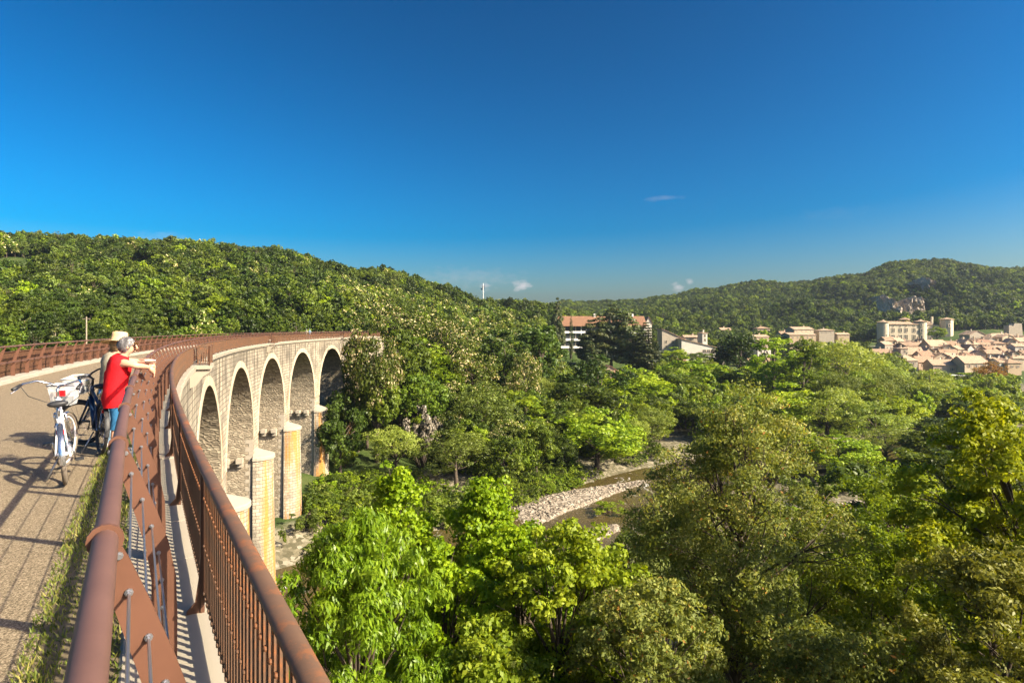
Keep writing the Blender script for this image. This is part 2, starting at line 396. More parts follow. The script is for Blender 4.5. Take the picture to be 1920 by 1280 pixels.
# ------------------------------------------------------------------ terrain: heights by bearing and distance
CX = np.array([-3000, -400, 0, 300, 500, 700, 830, 900, 1000, 1060, 1150, 1250, 1310, 1450, 1600, 1700, 1760, 1920, 2300, 5000], float)
CY = np.array([20, 60, 100, 140, 200, 260, 320, 400, 480, 560, 640, 760, 900, 1100, 1500, 9000], float)
TZ = np.array([
    [-26, -24, -16, -4, 10, 22, 34, 44, 50, 52, 50, 48, 40, 30, 20, 0],
    [-26, -24, -17, -5, 9, 23, 36, 46, 50, 50, 48, 46, 40, 30, 20, 0],
    [-26, -25, -18, -6, 8, 24, 40, 53, 55, 52, 50, 45, 40, 30, 20, 0],
    [-26, -26, -20, -8, 6, 22, 38, 49, 50, 48, 46, 42, 36, 30, 20, 0],
    [-26, -26, -21, -10, 3, 18, 34, 46, 46, 44, 42, 40, 34, 28, 20, 0],
    [-26, -26, -24, -15, -2, 8, 21, 30, 31, 30, 28, 28, 26, 24, 20, 0],
    [-26, -26, -25, -18, -7, 2, 12, 20, 21, 20, 20, 22, 24, 24, 20, 0],
    [-26, -26, -25, -20, -10, -1, 7, 13, 14, 14, 15, 18, 24, 26, 20, 0],
    [-26, -26, -26, -23, -16, -9, 1, 7, 9, 9, 12, 18, 28, 30, 20, 0],
    [-25, -26, -26, -25, -20, -14, -9, 1, 6, 8, 12, 20, 32, 34, 20, 0],
    [-24, -26, -26, -25, -22, -17, -10, -6, -2, 4, 10, 20, 34, 36, 20, 0],
    [-20, -26, -26, -25, -23, -18, -12, -8, -3, 4, 12, 26, 44, 46, 24, 0],
    [-18, -26, -26, -25, -23, -19, -14, -9, -3, 6, 16, 32, 51, 52, 24, 0],
    [-16, -26, -26, -26, -23, -20, -17, -12, -4, 8, 22, 44, 58, 56, 24, 0],
    [-14, -24, -26, -26, -24, -22, -19, -13, -3, 14, 34, 62, 64, 58, 24, 0],
    [-12, -22, -26, -26, -25, -23, -20, -13, -2, 18, 42, 74, 72, 58, 24, 0],
    [-12, -20, -26, -26, -25, -24, -20, -12, 0, 20, 44, 76, 74, 60, 24, 0],
    [-10, -18, -26, -26, -25, -24, -20, -11, 2, 22, 44, 73, 72, 58, 24, 0],
    [-6, -12, -20, -24, -24, -22, -18, -8, 6, 24, 42, 64, 64, 50, 24, 0],
    [-2, -4, -8, -12, -14, -14, -10, -4, 6, 20, 34, 46, 48, 40, 20, 0]], float)
RIVER = [(-150, -60), (-90, 0), (-58, 28), (-34, 50), (-14, 68), (8, 85), (24, 105), (48, 122), (82, 137), (130, 156), (190, 168), (270, 175), (420, 180), (700, 190)]
_rp = []
for i in range(len(RIVER)-1):
    p0 = RIVER[max(i-1, 0)]; p1 = RIVER[i]; p2 = RIVER[i+1]; p3 = RIVER[min(i+2, len(RIVER)-1)]
    for k in range(8):
        t = k/8
        _rp.append(tuple(.5*((2*p1[a])+(-p0[a]+p2[a])*t+(2*p0[a]-5*p1[a]+4*p2[a]-p3[a])*t*t+(-p0[a]+3*p1[a]-3*p2[a]+p3[a])*t**3) for a in (0, 1)))
RP = np.array(_rp+[RIVER[-1]])
def river_d(x, y):
    x = np.asarray(x, float); y = np.asarray(y, float)
    d = np.full(x.shape, 1e9)
    for a, b in zip(RP[:-1], RP[1:]):
        ab = b-a; t = np.clip(((x-a[0])*ab[0]+(y-a[1])*ab[1])/(ab @ ab), 0, 1)
        d = np.minimum(d, np.hypot(x-a[0]-t*ab[0], y-a[1]-t*ab[1]))
    return d
_rs = np.random.default_rng(5)
_ph = _rs.uniform(0, 6.28, (14, 3)); _fr = np.concatenate([_rs.uniform(.01, .035, 6), _rs.uniform(.05, .14, 8)])
def wob(x, y):
    z = 0
    for (p, q, r), f in zip(_ph, _fr): z = z+np.sin(x*f*math.cos(r)+y*f*math.sin(r)+p)*np.cos(y*f*.9-x*f*.3+q)*(.05/f)**.7
    return z
def ground(x, y):
    x = np.asarray(x, float); y = np.asarray(y, float)
    yy = np.clip(y, 20, 8990); u = 960+F*x/yy
    i = np.clip(np.searchsorted(CX, u)-1, 0, len(CX)-2); j = np.clip(np.searchsorted(CY, yy)-1, 0, len(CY)-2)
    a = np.clip((u-CX[i])/(CX[i+1]-CX[i]), 0, 1); b = np.clip((yy-CY[j])/(CY[j+1]-CY[j]), 0, 1)
    a = a*a*(3-2*a)
    z = TZ[i, j]*(1-a)*(1-b)+TZ[i+1, j]*a*(1-b)+TZ[i, j+1]*(1-a)*b+TZ[i+1, j+1]*a*b
    z = z+wob(x, y)*np.clip((yy-60)/250, .15, 1.)*np.clip((z+27)/12, 0.1, 1)*.9
    rid = np.clip((yy-470)/120, 0, 1)*np.clip((u-1120)/160, 0, 1)*np.clip((740-yy)/140, .18, 1)
    z = z+rid*(7.*np.sin(x*.040+y*.016)+4.*np.sin(x*.085-y*.02+1.3))
    d = river_d(x, y)
    k = np.clip((d-6.5)/13, 0, 1); k = k*k*(3-2*k)
    return np.where(d < 19.5, (-27.2)*(1-k)+z*k, z)
def gz(x, y): return float(ground(np.array([x]), np.array([y]))[0])
def spaced(a, b, n, p):
    t = np.linspace(-1, 1, n); s = np.sign(t)*np.abs(t)**p; return np.where(s < 0, -s*a, s*b)
gx = spaced(-2500, 2500, 330, 2.3); gy = np.concatenate([np.linspace(-300, -20, 14), np.linspace(-12, 420, 230), 420+2150*np.linspace(0, 1, 90)[1:]**2.4])
GX, GY = np.meshgrid(gx, gy); GZ = ground(GX, GY)
nx = len(gx); ny = len(gy)
ii = (np.arange(ny-1)[:, None]*nx+np.arange(nx-1)[None, :]).ravel()
me = np_mesh("terrain", np.stack([GX.ravel(), GY.ravel(), GZ.ravel()], 1), np.stack([ii, ii+1, ii+nx+1, ii+nx], 1), GROUND, smooth=True)
terrain = link(bpy.data.objects.new("terrain", me)); tag(terrain, kind="structure")
# water ribbon
mb = MB()
for i, p in enumerate(RP):
    t = RP[min(i+1, len(RP)-1)]-RP[max(i-1, 0)]; t = t/np.hypot(*t); n = np.array([t[1], -t[0]])
    for k in range(7):
        q = p+n*(k-3)*3.1; mb.v.append((q[0], q[1], -26.0))
for i in range(len(RP)-1):
    for k in range(6): mb.f.append((i*7+k, i*7+k+1, i*7+8+k, i*7+7+k))
river = mb.build("river", WATER); tag(river, kind="structure")

# gravel bars: sheets of shingle with loose stones
def gravel_bar(name, poly, n, seed, label, big=.34):
    rg = np.random.default_rng(seed); P = np.array(poly); c = P.mean(0)
    m = MB(); m.v.append((c[0], c[1], max(gz(*c), -26.0)+.30))
    N = 40; ring = []
    for k in range(N):
        f = k/N*len(P); i = int(f); t = f-i; ring.append(P[i]*(1-t)+P[(i+1) % len(P)]*t)
    for fr, dz in ((.45, .26), (.8, .14), (1.0, -.4)):
        for q in ring:
            x, y = c+(q-c)*fr*(1+rg.normal(0, .03)); m.v.append((x, y, max(gz(x, y), -26.1)+dz))
    for k in range(N): m.f.append((0, 1+k, 1+(k+1) % N))
    for r in range(2):
        for k in range(N): m.f.append((1+r*N+k, 1+(r+1)*N+k, 1+(r+1)*N+(k+1) % N, 1+r*N+(k+1) % N))
    root = m.build(name, GRAVEL, smooth=True); tag(root, kind="structure")
    bm = bmesh.new(); bmesh.ops.create_icosphere(bm, subdivisions=1, radius=1)
    bv = np.array([v.co[:] for v in bm.verts]); bf = np.array([[v.index for v in f.verts] for f in bm.faces]); bm.free()
    V = []; Q = []; ring_ = np.array(ring)
    av = rg.random(n)*N; iv = av.astype(int); qv = ring_[iv]*(1-av+iv)[:, None]+ring_[(iv+1) % N]*(av-iv)[:, None]; fv = np.sqrt(rg.random(n))*1.02
    xy = c+(qv-c)*fv[:, None]; zv = np.maximum(ground(xy[:, 0], xy[:, 1]), -26.1)
    for k in range(n):
        fr = fv[k]; x, y = xy[k]; s = big*rg.uniform(.35, 1.)**1.5*1.2
        z = zv[k]+(.24 if fr < .6 else .24-(fr-.6)*1.2)
        R = Matrix.Rotation(rg.uniform(0, 6.3), 3, 'Z')
        sc = np.array([s*rg.uniform(.7, 1.3), s*rg.uniform(.7, 1.3), s*rg.uniform(.4, .8)])
        v = (bv*(1+rg.normal(0, .12, (len(bv), 1))))*sc @ np.array(R).T+np.array([x, y, z])
        Q.append(bf+len(V)*len(bv)); V.append(v)
    me = np_mesh("loose_stones", np.concatenate(V), np.concatenate(Q), GRAVEL)
    st = link(bpy.data.objects.new("loose_stones", me), root); tag(st, kind="stuff")
def gp(*l): return [((px-960)/F*(27.6*F/(py-HY)), 27.6*F/(py-HY)) for px, py in l]
gravel_bar("gravel_bar", gp((930, 968), (965, 938), (1050, 917), (1140, 903), (1232, 890), (1240, 897), (1165, 922), (1110, 945), (1045, 968), (1000, 990), (955, 992)), 3600, 1, "", .30)
gravel_bar("gravel_bar", gp((1068, 1010), (1105, 986), (1165, 976), (1172, 990), (1130, 1010), (1085, 1030)), 1300, 2, "", .28)
gravel_bar("gravel_bar", gp((572, 985), (590, 965), (640, 955), (650, 975), (620, 1000), (585, 1010)), 500, 3, "", .5)
gravel_bar("gravel_bar", gp((1560, 950), (1640, 935), (1730, 900), (1770, 905), (1700, 950), (1600, 975)), 800, 4, "", .45)

# ------------------------------------------------------------------ viaduct
SPAN = 18.5; SC0 = 41.9; ARC = 7.7; ZC = -1.83; ZSP = ZC-ARC; ZB = -28.0; FR = 0.2; FL = -4.85; ZTOP = -0.40
CENTRES = [SC0+SPAN*k for k in range(-3, 6)]
A0 = CENTRES[0]-SPAN/2; A1 = CENTRES[-1]+SPAN/2
viad = empty("viaduct", pt(60, -2.3, 0)-Vector((0, 0, 26)), "curved pale limestone railway viaduct with tall round arches and rusty stains", "viaduct")
def arch_z(ds):
    return ZSP+math.sqrt(max(0., ARC*ARC-ds*ds)) if abs(ds) < ARC else None
# spandrel walls, one mesh per side
for side, lat, flip in (("spandrel_wall", FR, False), ("spandrel_wall", FL, True)):
    m = MB(); uv = []
    def quad(s0, s1, za0, za1, zt):
        b = len(m.v)
        for s, z in ((s0, za0), (s1, za1), (s1, zt), (s0, zt)):
            m.v.append(tuple(pt(s, lat, z))); uv.append((s, z))
        m.f.append((b, b+1, b+2, b+3) if not flip else (b+3, b+2, b+1, b))
    for c in CENTRES:
        cols = [ARC*math.sin(math.pi/2*k/14) for k in range(-14, 15)]
        for a, b_ in zip(cols[:-1], cols[1:]):
            za = ZSP+math.sqrt(max(0, ARC**2-a*a)); zb = ZSP+math.sqrt(max(0, ARC**2-b_*b_)); quad(c+a, c+b_, za, zb, ZTOP)
    edges = [A0-30]+[x for c in CENTRES for x in (c-ARC, c+ARC)]+[A1+6]
    for a, b_ in zip(edges[0::2], edges[1::2]):
        for s0, s1 in zip(srange(a, b_, 1.6)[:-1], srange(a, b_, 1.6)[1:]): quad(s0, s1, ZB, ZB, ZTOP)
    m.build(side, STONE, viad, uv=uv)
PALE = NT("arch_ring_stone"); _u = PALE.uv(); _b = PALE.n("TexBrick", {"Vector": _u, "Scale": 1., "Mortar Size": .012, "Brick Width": .42, "Row Height": 2.0, "Color1": (.46, .40, .31), "Color2": (.38, .32, .235), "Mortar": (.20, .165, .115)})
_c = PALE.mix(PALE.math('MULTIPLY', PALE.noise(.8, 4, _u), .5), _b.outputs["Color"], (.37, .28, .17)); PALE = PALE.fin(_c, .9, 0, .2)
for c in CENTRES:
    # voussoir ring, 4 cm proud of the wall, on both faces
    for lat, sg in ((FR, 1), (FL, -1)):
        m = MB(); uv = []; N = 36
        for k in range(N+1):
            a = math.pi*k/N
            for r, o in ((ARC, 0.), (ARC, .045), (ARC+.62, .045), (ARC+.62, 0.)):
                m.v.append(tuple(pt(c-r*math.cos(a), lat+sg*o, ZSP+r*math.sin(a)))); uv.append((a*ARC, r-ARC))
        for k in range(N):
            for j in range(3):
                q = (k*4+j, k*4+j+1, k*4+5+j, k*4+4+j); m.f.append(q if sg < 0 else q[::-1])
        m.build("arch_ring", PALE, viad, uv=uv)
    m = MB(); uv = []; N = 28
    for k in range(N+1):
        a = math.pi*k/N
        for lat in (FL-.0, FR+.0):
            m.v.append(tuple(pt(c-ARC*math.cos(a), lat, ZSP+ARC*math.sin(a)))); uv.append((lat, a*ARC))
    for k in range(N): m.f.append((k*2, k*2+1, k*2+3, k*2+2))
    m.build("arch_soffit", RUBBLE, viad, uv=uv)
for i, c in enumerate([CENTRES[0]-SPAN]+CENTRES):
    sp = c+SPAN/2; half = SPAN/2-ARC
    root = empty("pier", pt(sp, 0, ZB)-viad.location); root.parent = viad
    org = pt(sp, 0, ZB)
    def shaft():
        m = MB(); uv = []
        for sg in (-1, 1):
            b = len(m.v)
            for lat, z in ((FL, ZB), (FR, ZB), (FR, ZSP), (FL, ZSP)):
                m.v.append(tuple(pt(sp+sg*half, lat, z))); uv.append((lat+i*3.3, z+i*1.7))
            m.f.append((b, b+1, b+2, b+3) if sg < 0 else (b+3, b+2, b+1, b))
        return m, uv
    m, uv = shaft(); m.build("shaft", RUBBLE, root, uv=uv)
    # quoin stones toothing into the rubble beside the visible face
    zq = ZB+1
    m = MB(); k = 0
    while zq < ZSP-.3:
        wq = .75 if k % 2 else .42
        for sg in (-1, 1):
            x, y, th = frame(sp)
            M3 = Matrix.Rotation(-th, 3, 'Z')
            m.box(pt(sp+sg*(half+.012), FR-wq/2+.001, zq+.2), (wq, .03, .39), M3)
        zq += .41; k += 1
    tag(m.build("quoins", COPING, root), kind="stuff")
    # rounded cutwater with conical cap
    for lat, sg in ((FR, 1), (FL, -1)):
        m = MB(); uv = []; N = 14; prof = [(2.25, ZB), (2.2, -25.6), (2.0, -25.5), (1.78, -12.0)]
        for r, z in prof:
            for k in range(N+1):
                a = -math.pi/2+math.pi*k/N
                m.v.append(tuple(pt(sp+r*math.sin(a), lat+sg*(r*math.cos(a)), z))); uv.append((a*2.0+i*5, z))
        for r in range(len(prof)-1):
            for k in range(N):
                q = (r*(N+1)+k, r*(N+1)+k+1, (r+1)*(N+1)+k+1, (r+1)*(N+1)+k); m.f.append(q if sg < 0 else q[::-1])
        m.build("cutwater", STONE, root, uv=uv)
        m = MB(); prof = [(1.78, -12.0), (1.95, -12.0), (1.95, -11.72), (1.86, -11.62), (0.02, -10.9)]
        for r, z in prof:
            for k in range(N+1):
                a = -math.pi/2+math.pi*k/N; m.v.append(tuple(pt(sp+r*math.sin(a), lat+sg*(r*math.cos(a)), z)))
        for r in range(len(prof)-1):
            for k in range(N):
                q = (r*(N+1)+k, r*(N+1)+k+1, (r+1)*(N+1)+k+1, (r+1)*(N+1)+k); m.f.append(q if sg < 0 else q[::-1])
        m.build("cutwater_cap", COPING, root)
    for lat in (-1.0, -2.3, -3.6):
        for sg in (-1, 1):
            x, y, th = frame(sp); M3 = Matrix.Rotation(-th, 3, 'Z'); m = MB()
            m.box(pt(sp+sg*(half+.42), lat, -11.85), (.62, .86, .46), M3); m.box(pt(sp+sg*(half+.22), lat, -12.3), (.56, .46, .44), M3)
            m.build("corbel", COPING, root)
# deck body, cornice moulding
m = MB(); uv = []; strip(m, srange(A0-30, A1+6, 2.), [(FL+.02, -.055), (FR, -.055)], uv); m.build("deck_fill", RUBBLE, viad, uv=uv)
ss = srange(A0-30, A1+6, 1.5)
m = MB(); sweep(m, ss, [(FR-.3, -.12), (FR+.26, -.12), (FR+.26, -.24), (FR+.14, -.29), (FR+.08, -.42), (FR-.3, -.42)]); m.build("cornice", COPING, viad)
m = MB(); sweep(m, ss, [(FL+.3, -.12), (FL-.26, -.12), (FL-.26, -.24), (FL-.14, -.29), (FL-.08, -.42), (FL+.3, -.42)]); m.build("cornice", COPING, viad)
# coping slabs along the right edge, kerb stones along the left
REF = [(32.6-1.15, 32.6+1.15), (77.3-1.15, 77.3+1.15), (122-1.15, 122+1.15)]       # refuges
def stone_proto(name, l0, l1, z0, z1, ln, seed, mat):
    rg = random.Random(seed); me_ = []
    for v in range(4):
        m = MB(); bv = .018; j = lambda a: rg.uniform(-a, a)
        A = [(l0, z0), (l1, z0), (l1+j(.012), z1-bv), (l1-bv+j(.01), z1), (l0+bv+j(.01), z1), (l0+j(.012), z1-bv)]
        B = [(a+j(.012), b+j(.008)) for a, b in A]
        vv = [(a, -ln/2, b) for a, b in A]+[(a, 0+j(.02), b+j(.008)) for a, b in A]+[(a, ln/2, b) for a, b in B]
        n = len(A); ff = [tuple(range(n)), tuple(range(3*n-1, 2*n-1, -1))]
        for r in range(2):
            for q in range(n): ff.append((r*n+q, r*n+n+q, r*n+n+(q+1) % n, r*n+(q+1) % n))
        m.add(vv, ff)
        o = m.build(name, mat, None, local=True); me_.append(o.data); bpy.data.objects.remove(o)
    return me_
def lay(name, meshes, s0, s1, step, parent, jz=.006):
    s = s0; k = 0
    while s < s1:
        o = bpy.data.objects.new(name, meshes[rnd.randrange(len(meshes))]); x, y, th = frame(s)
        q = parent; o0 = Vector((0, 0, 0))
        while q is not None: o0 = o0+Vector(q.location); q = q.parent
        o.location = Vector((x, y, rnd.uniform(-jz, jz)))-o0; o.rotation_euler = (rnd.uniform(-.003, .003), 0, -th+rnd.uniform(-.004, .004))
        link(o, parent); s += step; k += 1
lay("coping_stone", stone_proto("coping_stone", -.07, .50, -.118, .035, .985, 3, COPING), -2.5, A1, 1.0, viad)
# refuges: small corbelled balconies
for a, b_ in REF:
    m = MB(); sweep(m, srange(a, b_, .6), [(.46, .03), (1.12, .03), (1.12, -.16), (.46, -.16)])
    for s in (a+.3, b_-.3):
        sweep(m, [s-.17, s+.17], [(.2, -.17), (1.02, -.17), (1.02, -.34), (.75, -.5), (.45, -.95), (.2, -1.05)])
    m.build("refuge_balcony", COPING, viad)

# ------------------------------------------------------------------ path on the deck
mb = MB(); strip(mb, srange(-12, A1+6, .8), [(-4.45, 0), (-3.2, .012), (-2.3, .018), (-1.4, .012), (-.43, 0)])
path = mb.build("cycle_path", ASPH); tag(path, kind="structure")
lay("kerb_stone", stone_proto("kerb_stone", -4.92, -4.42, -.05, .13, .97, 5, KERB), 2.0, A1+10, .99, path, .012)
mb = MB(); strip(mb, srange(-6, A1+6, .6), [(-.47, -.02), (-.44, .012), (-.25, .03), (-.06, .012)]); verge = mb.build("grass_verge", SOIL); tag(verge, kind="structure")
# grass blades in the verge
def grass(name, s0, s1, n, l0, l1, h, seed, z=.015, tmax=1.):
    rg = np.random.default_rng(seed); s = s0+(s1-s0)*rg.random(n)**1.6; lat = rg.uniform(l0, l1, n)
    cl = np.sin(s*2.3)*.5+np.sin(s*5.1+lat*9)*.5
    ps = np.array([(*pt(a_, 0, 0)[:2], frame(a_)[2]) for a_ in np.linspace(s0, s1, 400)]); sg = np.linspace(s0, s1, 400)
    bx, by, bt = (np.interp(s, sg, ps[:, j_]) for j_ in range(3)); bx = bx+lat*np.cos(bt); by = by-lat*np.sin(bt)
    V = np.zeros((n, 3, 3)); t = np.clip(rg.random(n)*.7+.15*cl+.1, 0, tmax)
    a = rg.uniform(0, 6.283, n); hh = h*rg.uniform(.35, 1., n)*(1+.35*cl); wd = rg.uniform(.003, .007, n); b = rg.uniform(.1, .75, n)*hh; c = rg.uniform(0, 6.28, n)
    V[:, 0] = np.stack([bx-np.cos(a)*wd, by-np.sin(a)*wd, bx*0+z], 1); V[:, 1] = np.stack([bx+np.cos(a)*wd, by+np.sin(a)*wd, bx*0+z], 1)
    V[:, 2] = np.stack([bx+np.cos(c)*b, by+np.sin(c)*b, z+hh*.8], 1)
    me = np_mesh(name, V.reshape(-1, 3), np.arange(n*3).reshape(-1, 3), GRASS, tint=np.repeat(t, 3))
    o = link(bpy.data.objects.new(name, me)); tag(o, "short sunlit and dry grass between the path and the coping stones", "grass", kind="stuff"); return o
grass("grass_tufts", .6, 45, 34000, -.50, -.06, .062, 11)

# ------------------------------------------------------------------ right railing: tube on curved plates with tie wires
TL = -0.066; TZH = 1.15; TR = 0.031
def shape_post():
    cl = [(.125, .02), (.13, .25), (.128, .45), (.10, .62), (.055, .78), (.0, .95), (-.045, 1.085)]
    wd = [.062, .058, .054, .050, .046, .041, .034]
    L = []; Rr = []
    for i, ((a, z), w_) in enumerate(zip(cl, wd)):
        p = cl[max(i-1, 0)]; q = cl[min(i+1, len(cl)-1)]; t = Vector((q[0]-p[0], q[1]-p[1])).normalized(); n = Vector((t.y, -t.x))
        L.append((a-n.x*w_, z-n.y*w_)); Rr.append((a+n.x*w_, z+n.y*w_))
    poly = L+[(-.10, 1.125), (-.066, 1.17), (-.03, 1.13)]+Rr[::-1]
    return poly
POLY = shape_post()
M_lat = Matrix(((1, 0, 0, 0), (0, 0, 1, 0), (0, 1, 0, 0), (0, 0, 0, 1)))    # (a,b,h)->(lat=a, along=h, z=b)
def mk(m, name, mat, smooth=False):
    o = m.build(name, mat, None, local=True, smooth=smooth); d = o.data; bpy.data.objects.remove(o); return d
post_me = mk(MB().prism(POLY[::-1], -.007, .007, M_lat), "post", POSTM)
m = MB()
n = 14
for r in (TR+.001, TR+.014):
    pass
for k in range(n):
    a0 = 2*math.pi*k/n; a1 = 2*math.pi*(k+1)/n
    for (ra, ya), (rb, yb) in (((TR, -.008), (TR+.013, -.008)), ((TR+.013, -.008), (TR+.013, .008)), ((TR+.013, .008), (TR, .008))):
        m.add([(TL+ra*math.cos(a0), ya, TZH+ra*math.sin(a0)), (TL+ra*math.cos(a1), ya, TZH+ra*math.sin(a1)), (TL+rb*math.cos(a1), yb, TZH+rb*math.sin(a1)), (TL+rb*math.cos(a0), yb, TZH+rb*math.sin(a0))], [(0, 1, 2, 3)])
collar_me = mk(m, "collar", POSTM)
WZ = [(-.012, 1.0), (.034, .865), (.074, .725), (.104, .585), (.118, .445), (.122, .305), (.12, .165)]
m = MB(); m.lathe([(.0, .012), (.010, .012), (.010, .0), (.006, -.0)], n=6); bh = m
bolt_mb = MB()
# nut with washer, axis along the rail
bolt_mb.tube([(0, -.013, 0), (0, -.007, 0)], .011, 8); bolt_mb.tube([(0, -.022, 0), (0, -.012, 0)], .008, 6); bolt_mb.tube([(0, .007, 0), (0, .016, 0)], .009, 6)
bolt_me = mk(bolt_mb, "bolt", STEEL)
def child(name, me, parent, loc, rz=0, world=True):
    o = bpy.data.objects.new(name, me); o0 = Vector((0, 0, 0))
    if world:
        q = parent
        while q is not None: o0 = o0+Vector(q.location); q = q.parent
    o.location = Vector(loc)-o0; o.rotation_euler = (0, 0, rz); link(o, parent); return o
def railing(side):
    right = side == 'right'
    root = empty("railing", pt(2, TL if right else -4.55, 0), "brown tubular handrail on curved plates with tie wires nearest the camera" if right else "brown tubular handrail on curved plates along the far left kerb", "railing")
    tl = TL if right else -4.55
    m = MB(); m.tube([pt(s, tl, TZH) for s in srange(-1.5 if right else 3, A1+3, .9)], TR, 14); m.build("handrail_tube", RAIL, root, smooth=True)
    s = 1.95-1.58*(2 if right else -1); k = 0
    while s < A1+3:
        x, y, th = frame(s); base = pt(s, 0 if right else -4.616, 0); rz = -th+(0 if right else math.pi)
        o = child("post", post_me, root, base, rz)
        c = bpy.data.objects.new("collar", collar_me); link(c, o)
        if right and s < 13:
            for (l, z) in WZ:
                b = bpy.data.objects.new("bolt", bolt_me); b.location = (l, 0, z); link(b, o)
            b = bpy.data.objects.new("bolt", bolt_me); b.location = (-.035, 0, 1.105); link(b, o)
        s += 1.58; k += 1
    if right:
        for (l, z) in WZ:
            m = MB(); m.tube([pt(s, l, z) for s in srange(-1, A1+3, 1.58)], .0042, 6); m.build("tie_wire", STEEL, root)
    else:
        m = MB(); m.tube([pt(s, -4.616-.05, .62) for s in srange(3, A1+3, .9)], .016, 8); m.build("middle_rail", RAIL, root, smooth=True)
    return root
railing('right'); railing('left')

# ------------------------------------------------------------------ old rusty parapet fence on the right edge
FLAT = .358; FTOP = .885
fence = empty("parapet_fence", pt(2, FLAT, 0.03), "old rusty riveted iron fence with flat upright bars above the river", "fence")
bar = MB(); bar.box((0, 0, .475), (.008, .028, .77)); bar.box((-.006, 0, .475), (.005, .014, .77))
for z in (.14, .42, .70):
    bar.lathe([(.0, .0), (.006, -.001), (.010, -.004), (.0115, -.010)], n=8)
    nv = 4*8; vv = bar.v[-nv:]
    bar.v[-nv:] = [(-.0085-.010+(-q[2]), q[0], z+q[1]) for q in vv]
bar_me = mk(bar, "fence_bar", RUST)
def in_ref(s): return any(a-.02 < s < b_+.02 for a, b_ in REF)
s = .55; k = 0; far = MB(); STEP = .085
while s < A1+3:
    if not in_ref(s):
        x, y, th = frame(s)
        if k < 300: child("fence_bar", bar_me, fence, pt(s, FLAT, .02), -th+rnd.uniform(-.03, .03))
        else: far.box(pt(s, FLAT, .49), (.010, .030, .77), Matrix.Rotation(-th, 3, 'Z'))
        k += 1
    s += STEP
for a, b_ in REF:                                   # bars round the refuges
    for lat in (.55, .65, .75, .85, .95):
        for s in (a, b_):
            far.box(pt(s, lat, .465), (.042, .012, .80), Matrix.Rotation(-frame(s)[2], 3, 'Z'))
    s = a
    while s <= b_: far.box(pt(s, 1.02, .465), (.012, .042, .80), Matrix.Rotation(-frame(s)[2], 3, 'Z')); s += .085
fb = far.build("far_fence_bars", RUST, fence); tag(fb, kind="stuff")
runs = []; prev = -1.5
for a, b_ in REF: runs.append((prev, a)); prev = b_
runs.append((prev, A1+3))
for a, b_ in runs:
    m = MB(); sweep(m, srange(a, b_, .8), [(FLAT+.034*math.cos(q), FTOP+.024*math.sin(q)) for q in [2*math.pi*j/12 for j in range(12)]]); m.build("top_rail", RUST, fence, smooth=True)
    for z, hh in ((.09, .06),):
        m = MB(); sweep(m, srange(a, b_, .8), [(FLAT+.007, z+.02), (FLAT+.016, z+.02), (FLAT+.016, z+.02+hh), (FLAT+.007, z+.02+hh)]); m.build("flat_rail", RUST, fence)
    s = a+2.95 if a < 0 else a+.4
    while s < b_:
        x, y, th = frame(s); m = MB(); M3 = Matrix.Rotation(-th, 3, 'Z')
        m.box(pt(s, FLAT-.016, .44), (.022, .034, .86), M3)
        sweep(m, [s-.006, s+.006], [(FLAT-.025, .40), (FLAT-.034, .25), (FLAT-.055, .10), (FLAT-.10, .055), (FLAT-.10, .037), (FLAT-.025, .037)])
        m.build("stanchion", OLDIRON, fence); s += 2.55
for a, b_ in REF:
    for z, r in ((FTOP, .028), (.5, .014), (.12, .016)):
        m = MB(); m.tube([pt(a, FLAT, z), pt(a, 1.02, z), pt((a+b_)/2, 1.02, z), pt(b_, 1.02, z), pt(b_, FLAT, z)], r, 6); m.build("refuge_rail", RUST, fence)
    for s in (a, b_): m = MB(); m.box(pt(s, 1.02, .47), (.05, .05, .9)); m.build("refuge_post", OLDIRON, fence)
# old fence on the left edge
lf = empty("parapet_fence", pt(10, -5.02, 0.0), "old dark brown barred iron fence behind the far left handrail", "fence")
far = MB(); s = 3.
while s < A1+3: far.box(pt(s, -5.02, .5), (.012, .02, .82), Matrix.Rotation(-frame(s)[2], 3, 'Z')); s += .068
b = far.build("fence_bars", OLDIRON, lf); tag(b, kind="stuff")
for z, r in ((.92, .03), (.12, .03), (.5, .02)):
    m = MB(); sweep(m, srange(3, A1+3, .9), [(-5.02-r, z-r*.6), (-5.02+r, z-r*.6), (-5.02+r, z+r*.6), (-5.02-r, z+r*.6)]); m.build("flat_rail", OLDIRON, lf)
s = 4.
while s < A1: m = MB(); m.box(pt(s, -5.06, .45), (.04, .05, .92), Matrix.Rotation(-frame(s)[2], 3, 'Z')); m.build("stanchion", OLDIRON, lf); s += 2.6

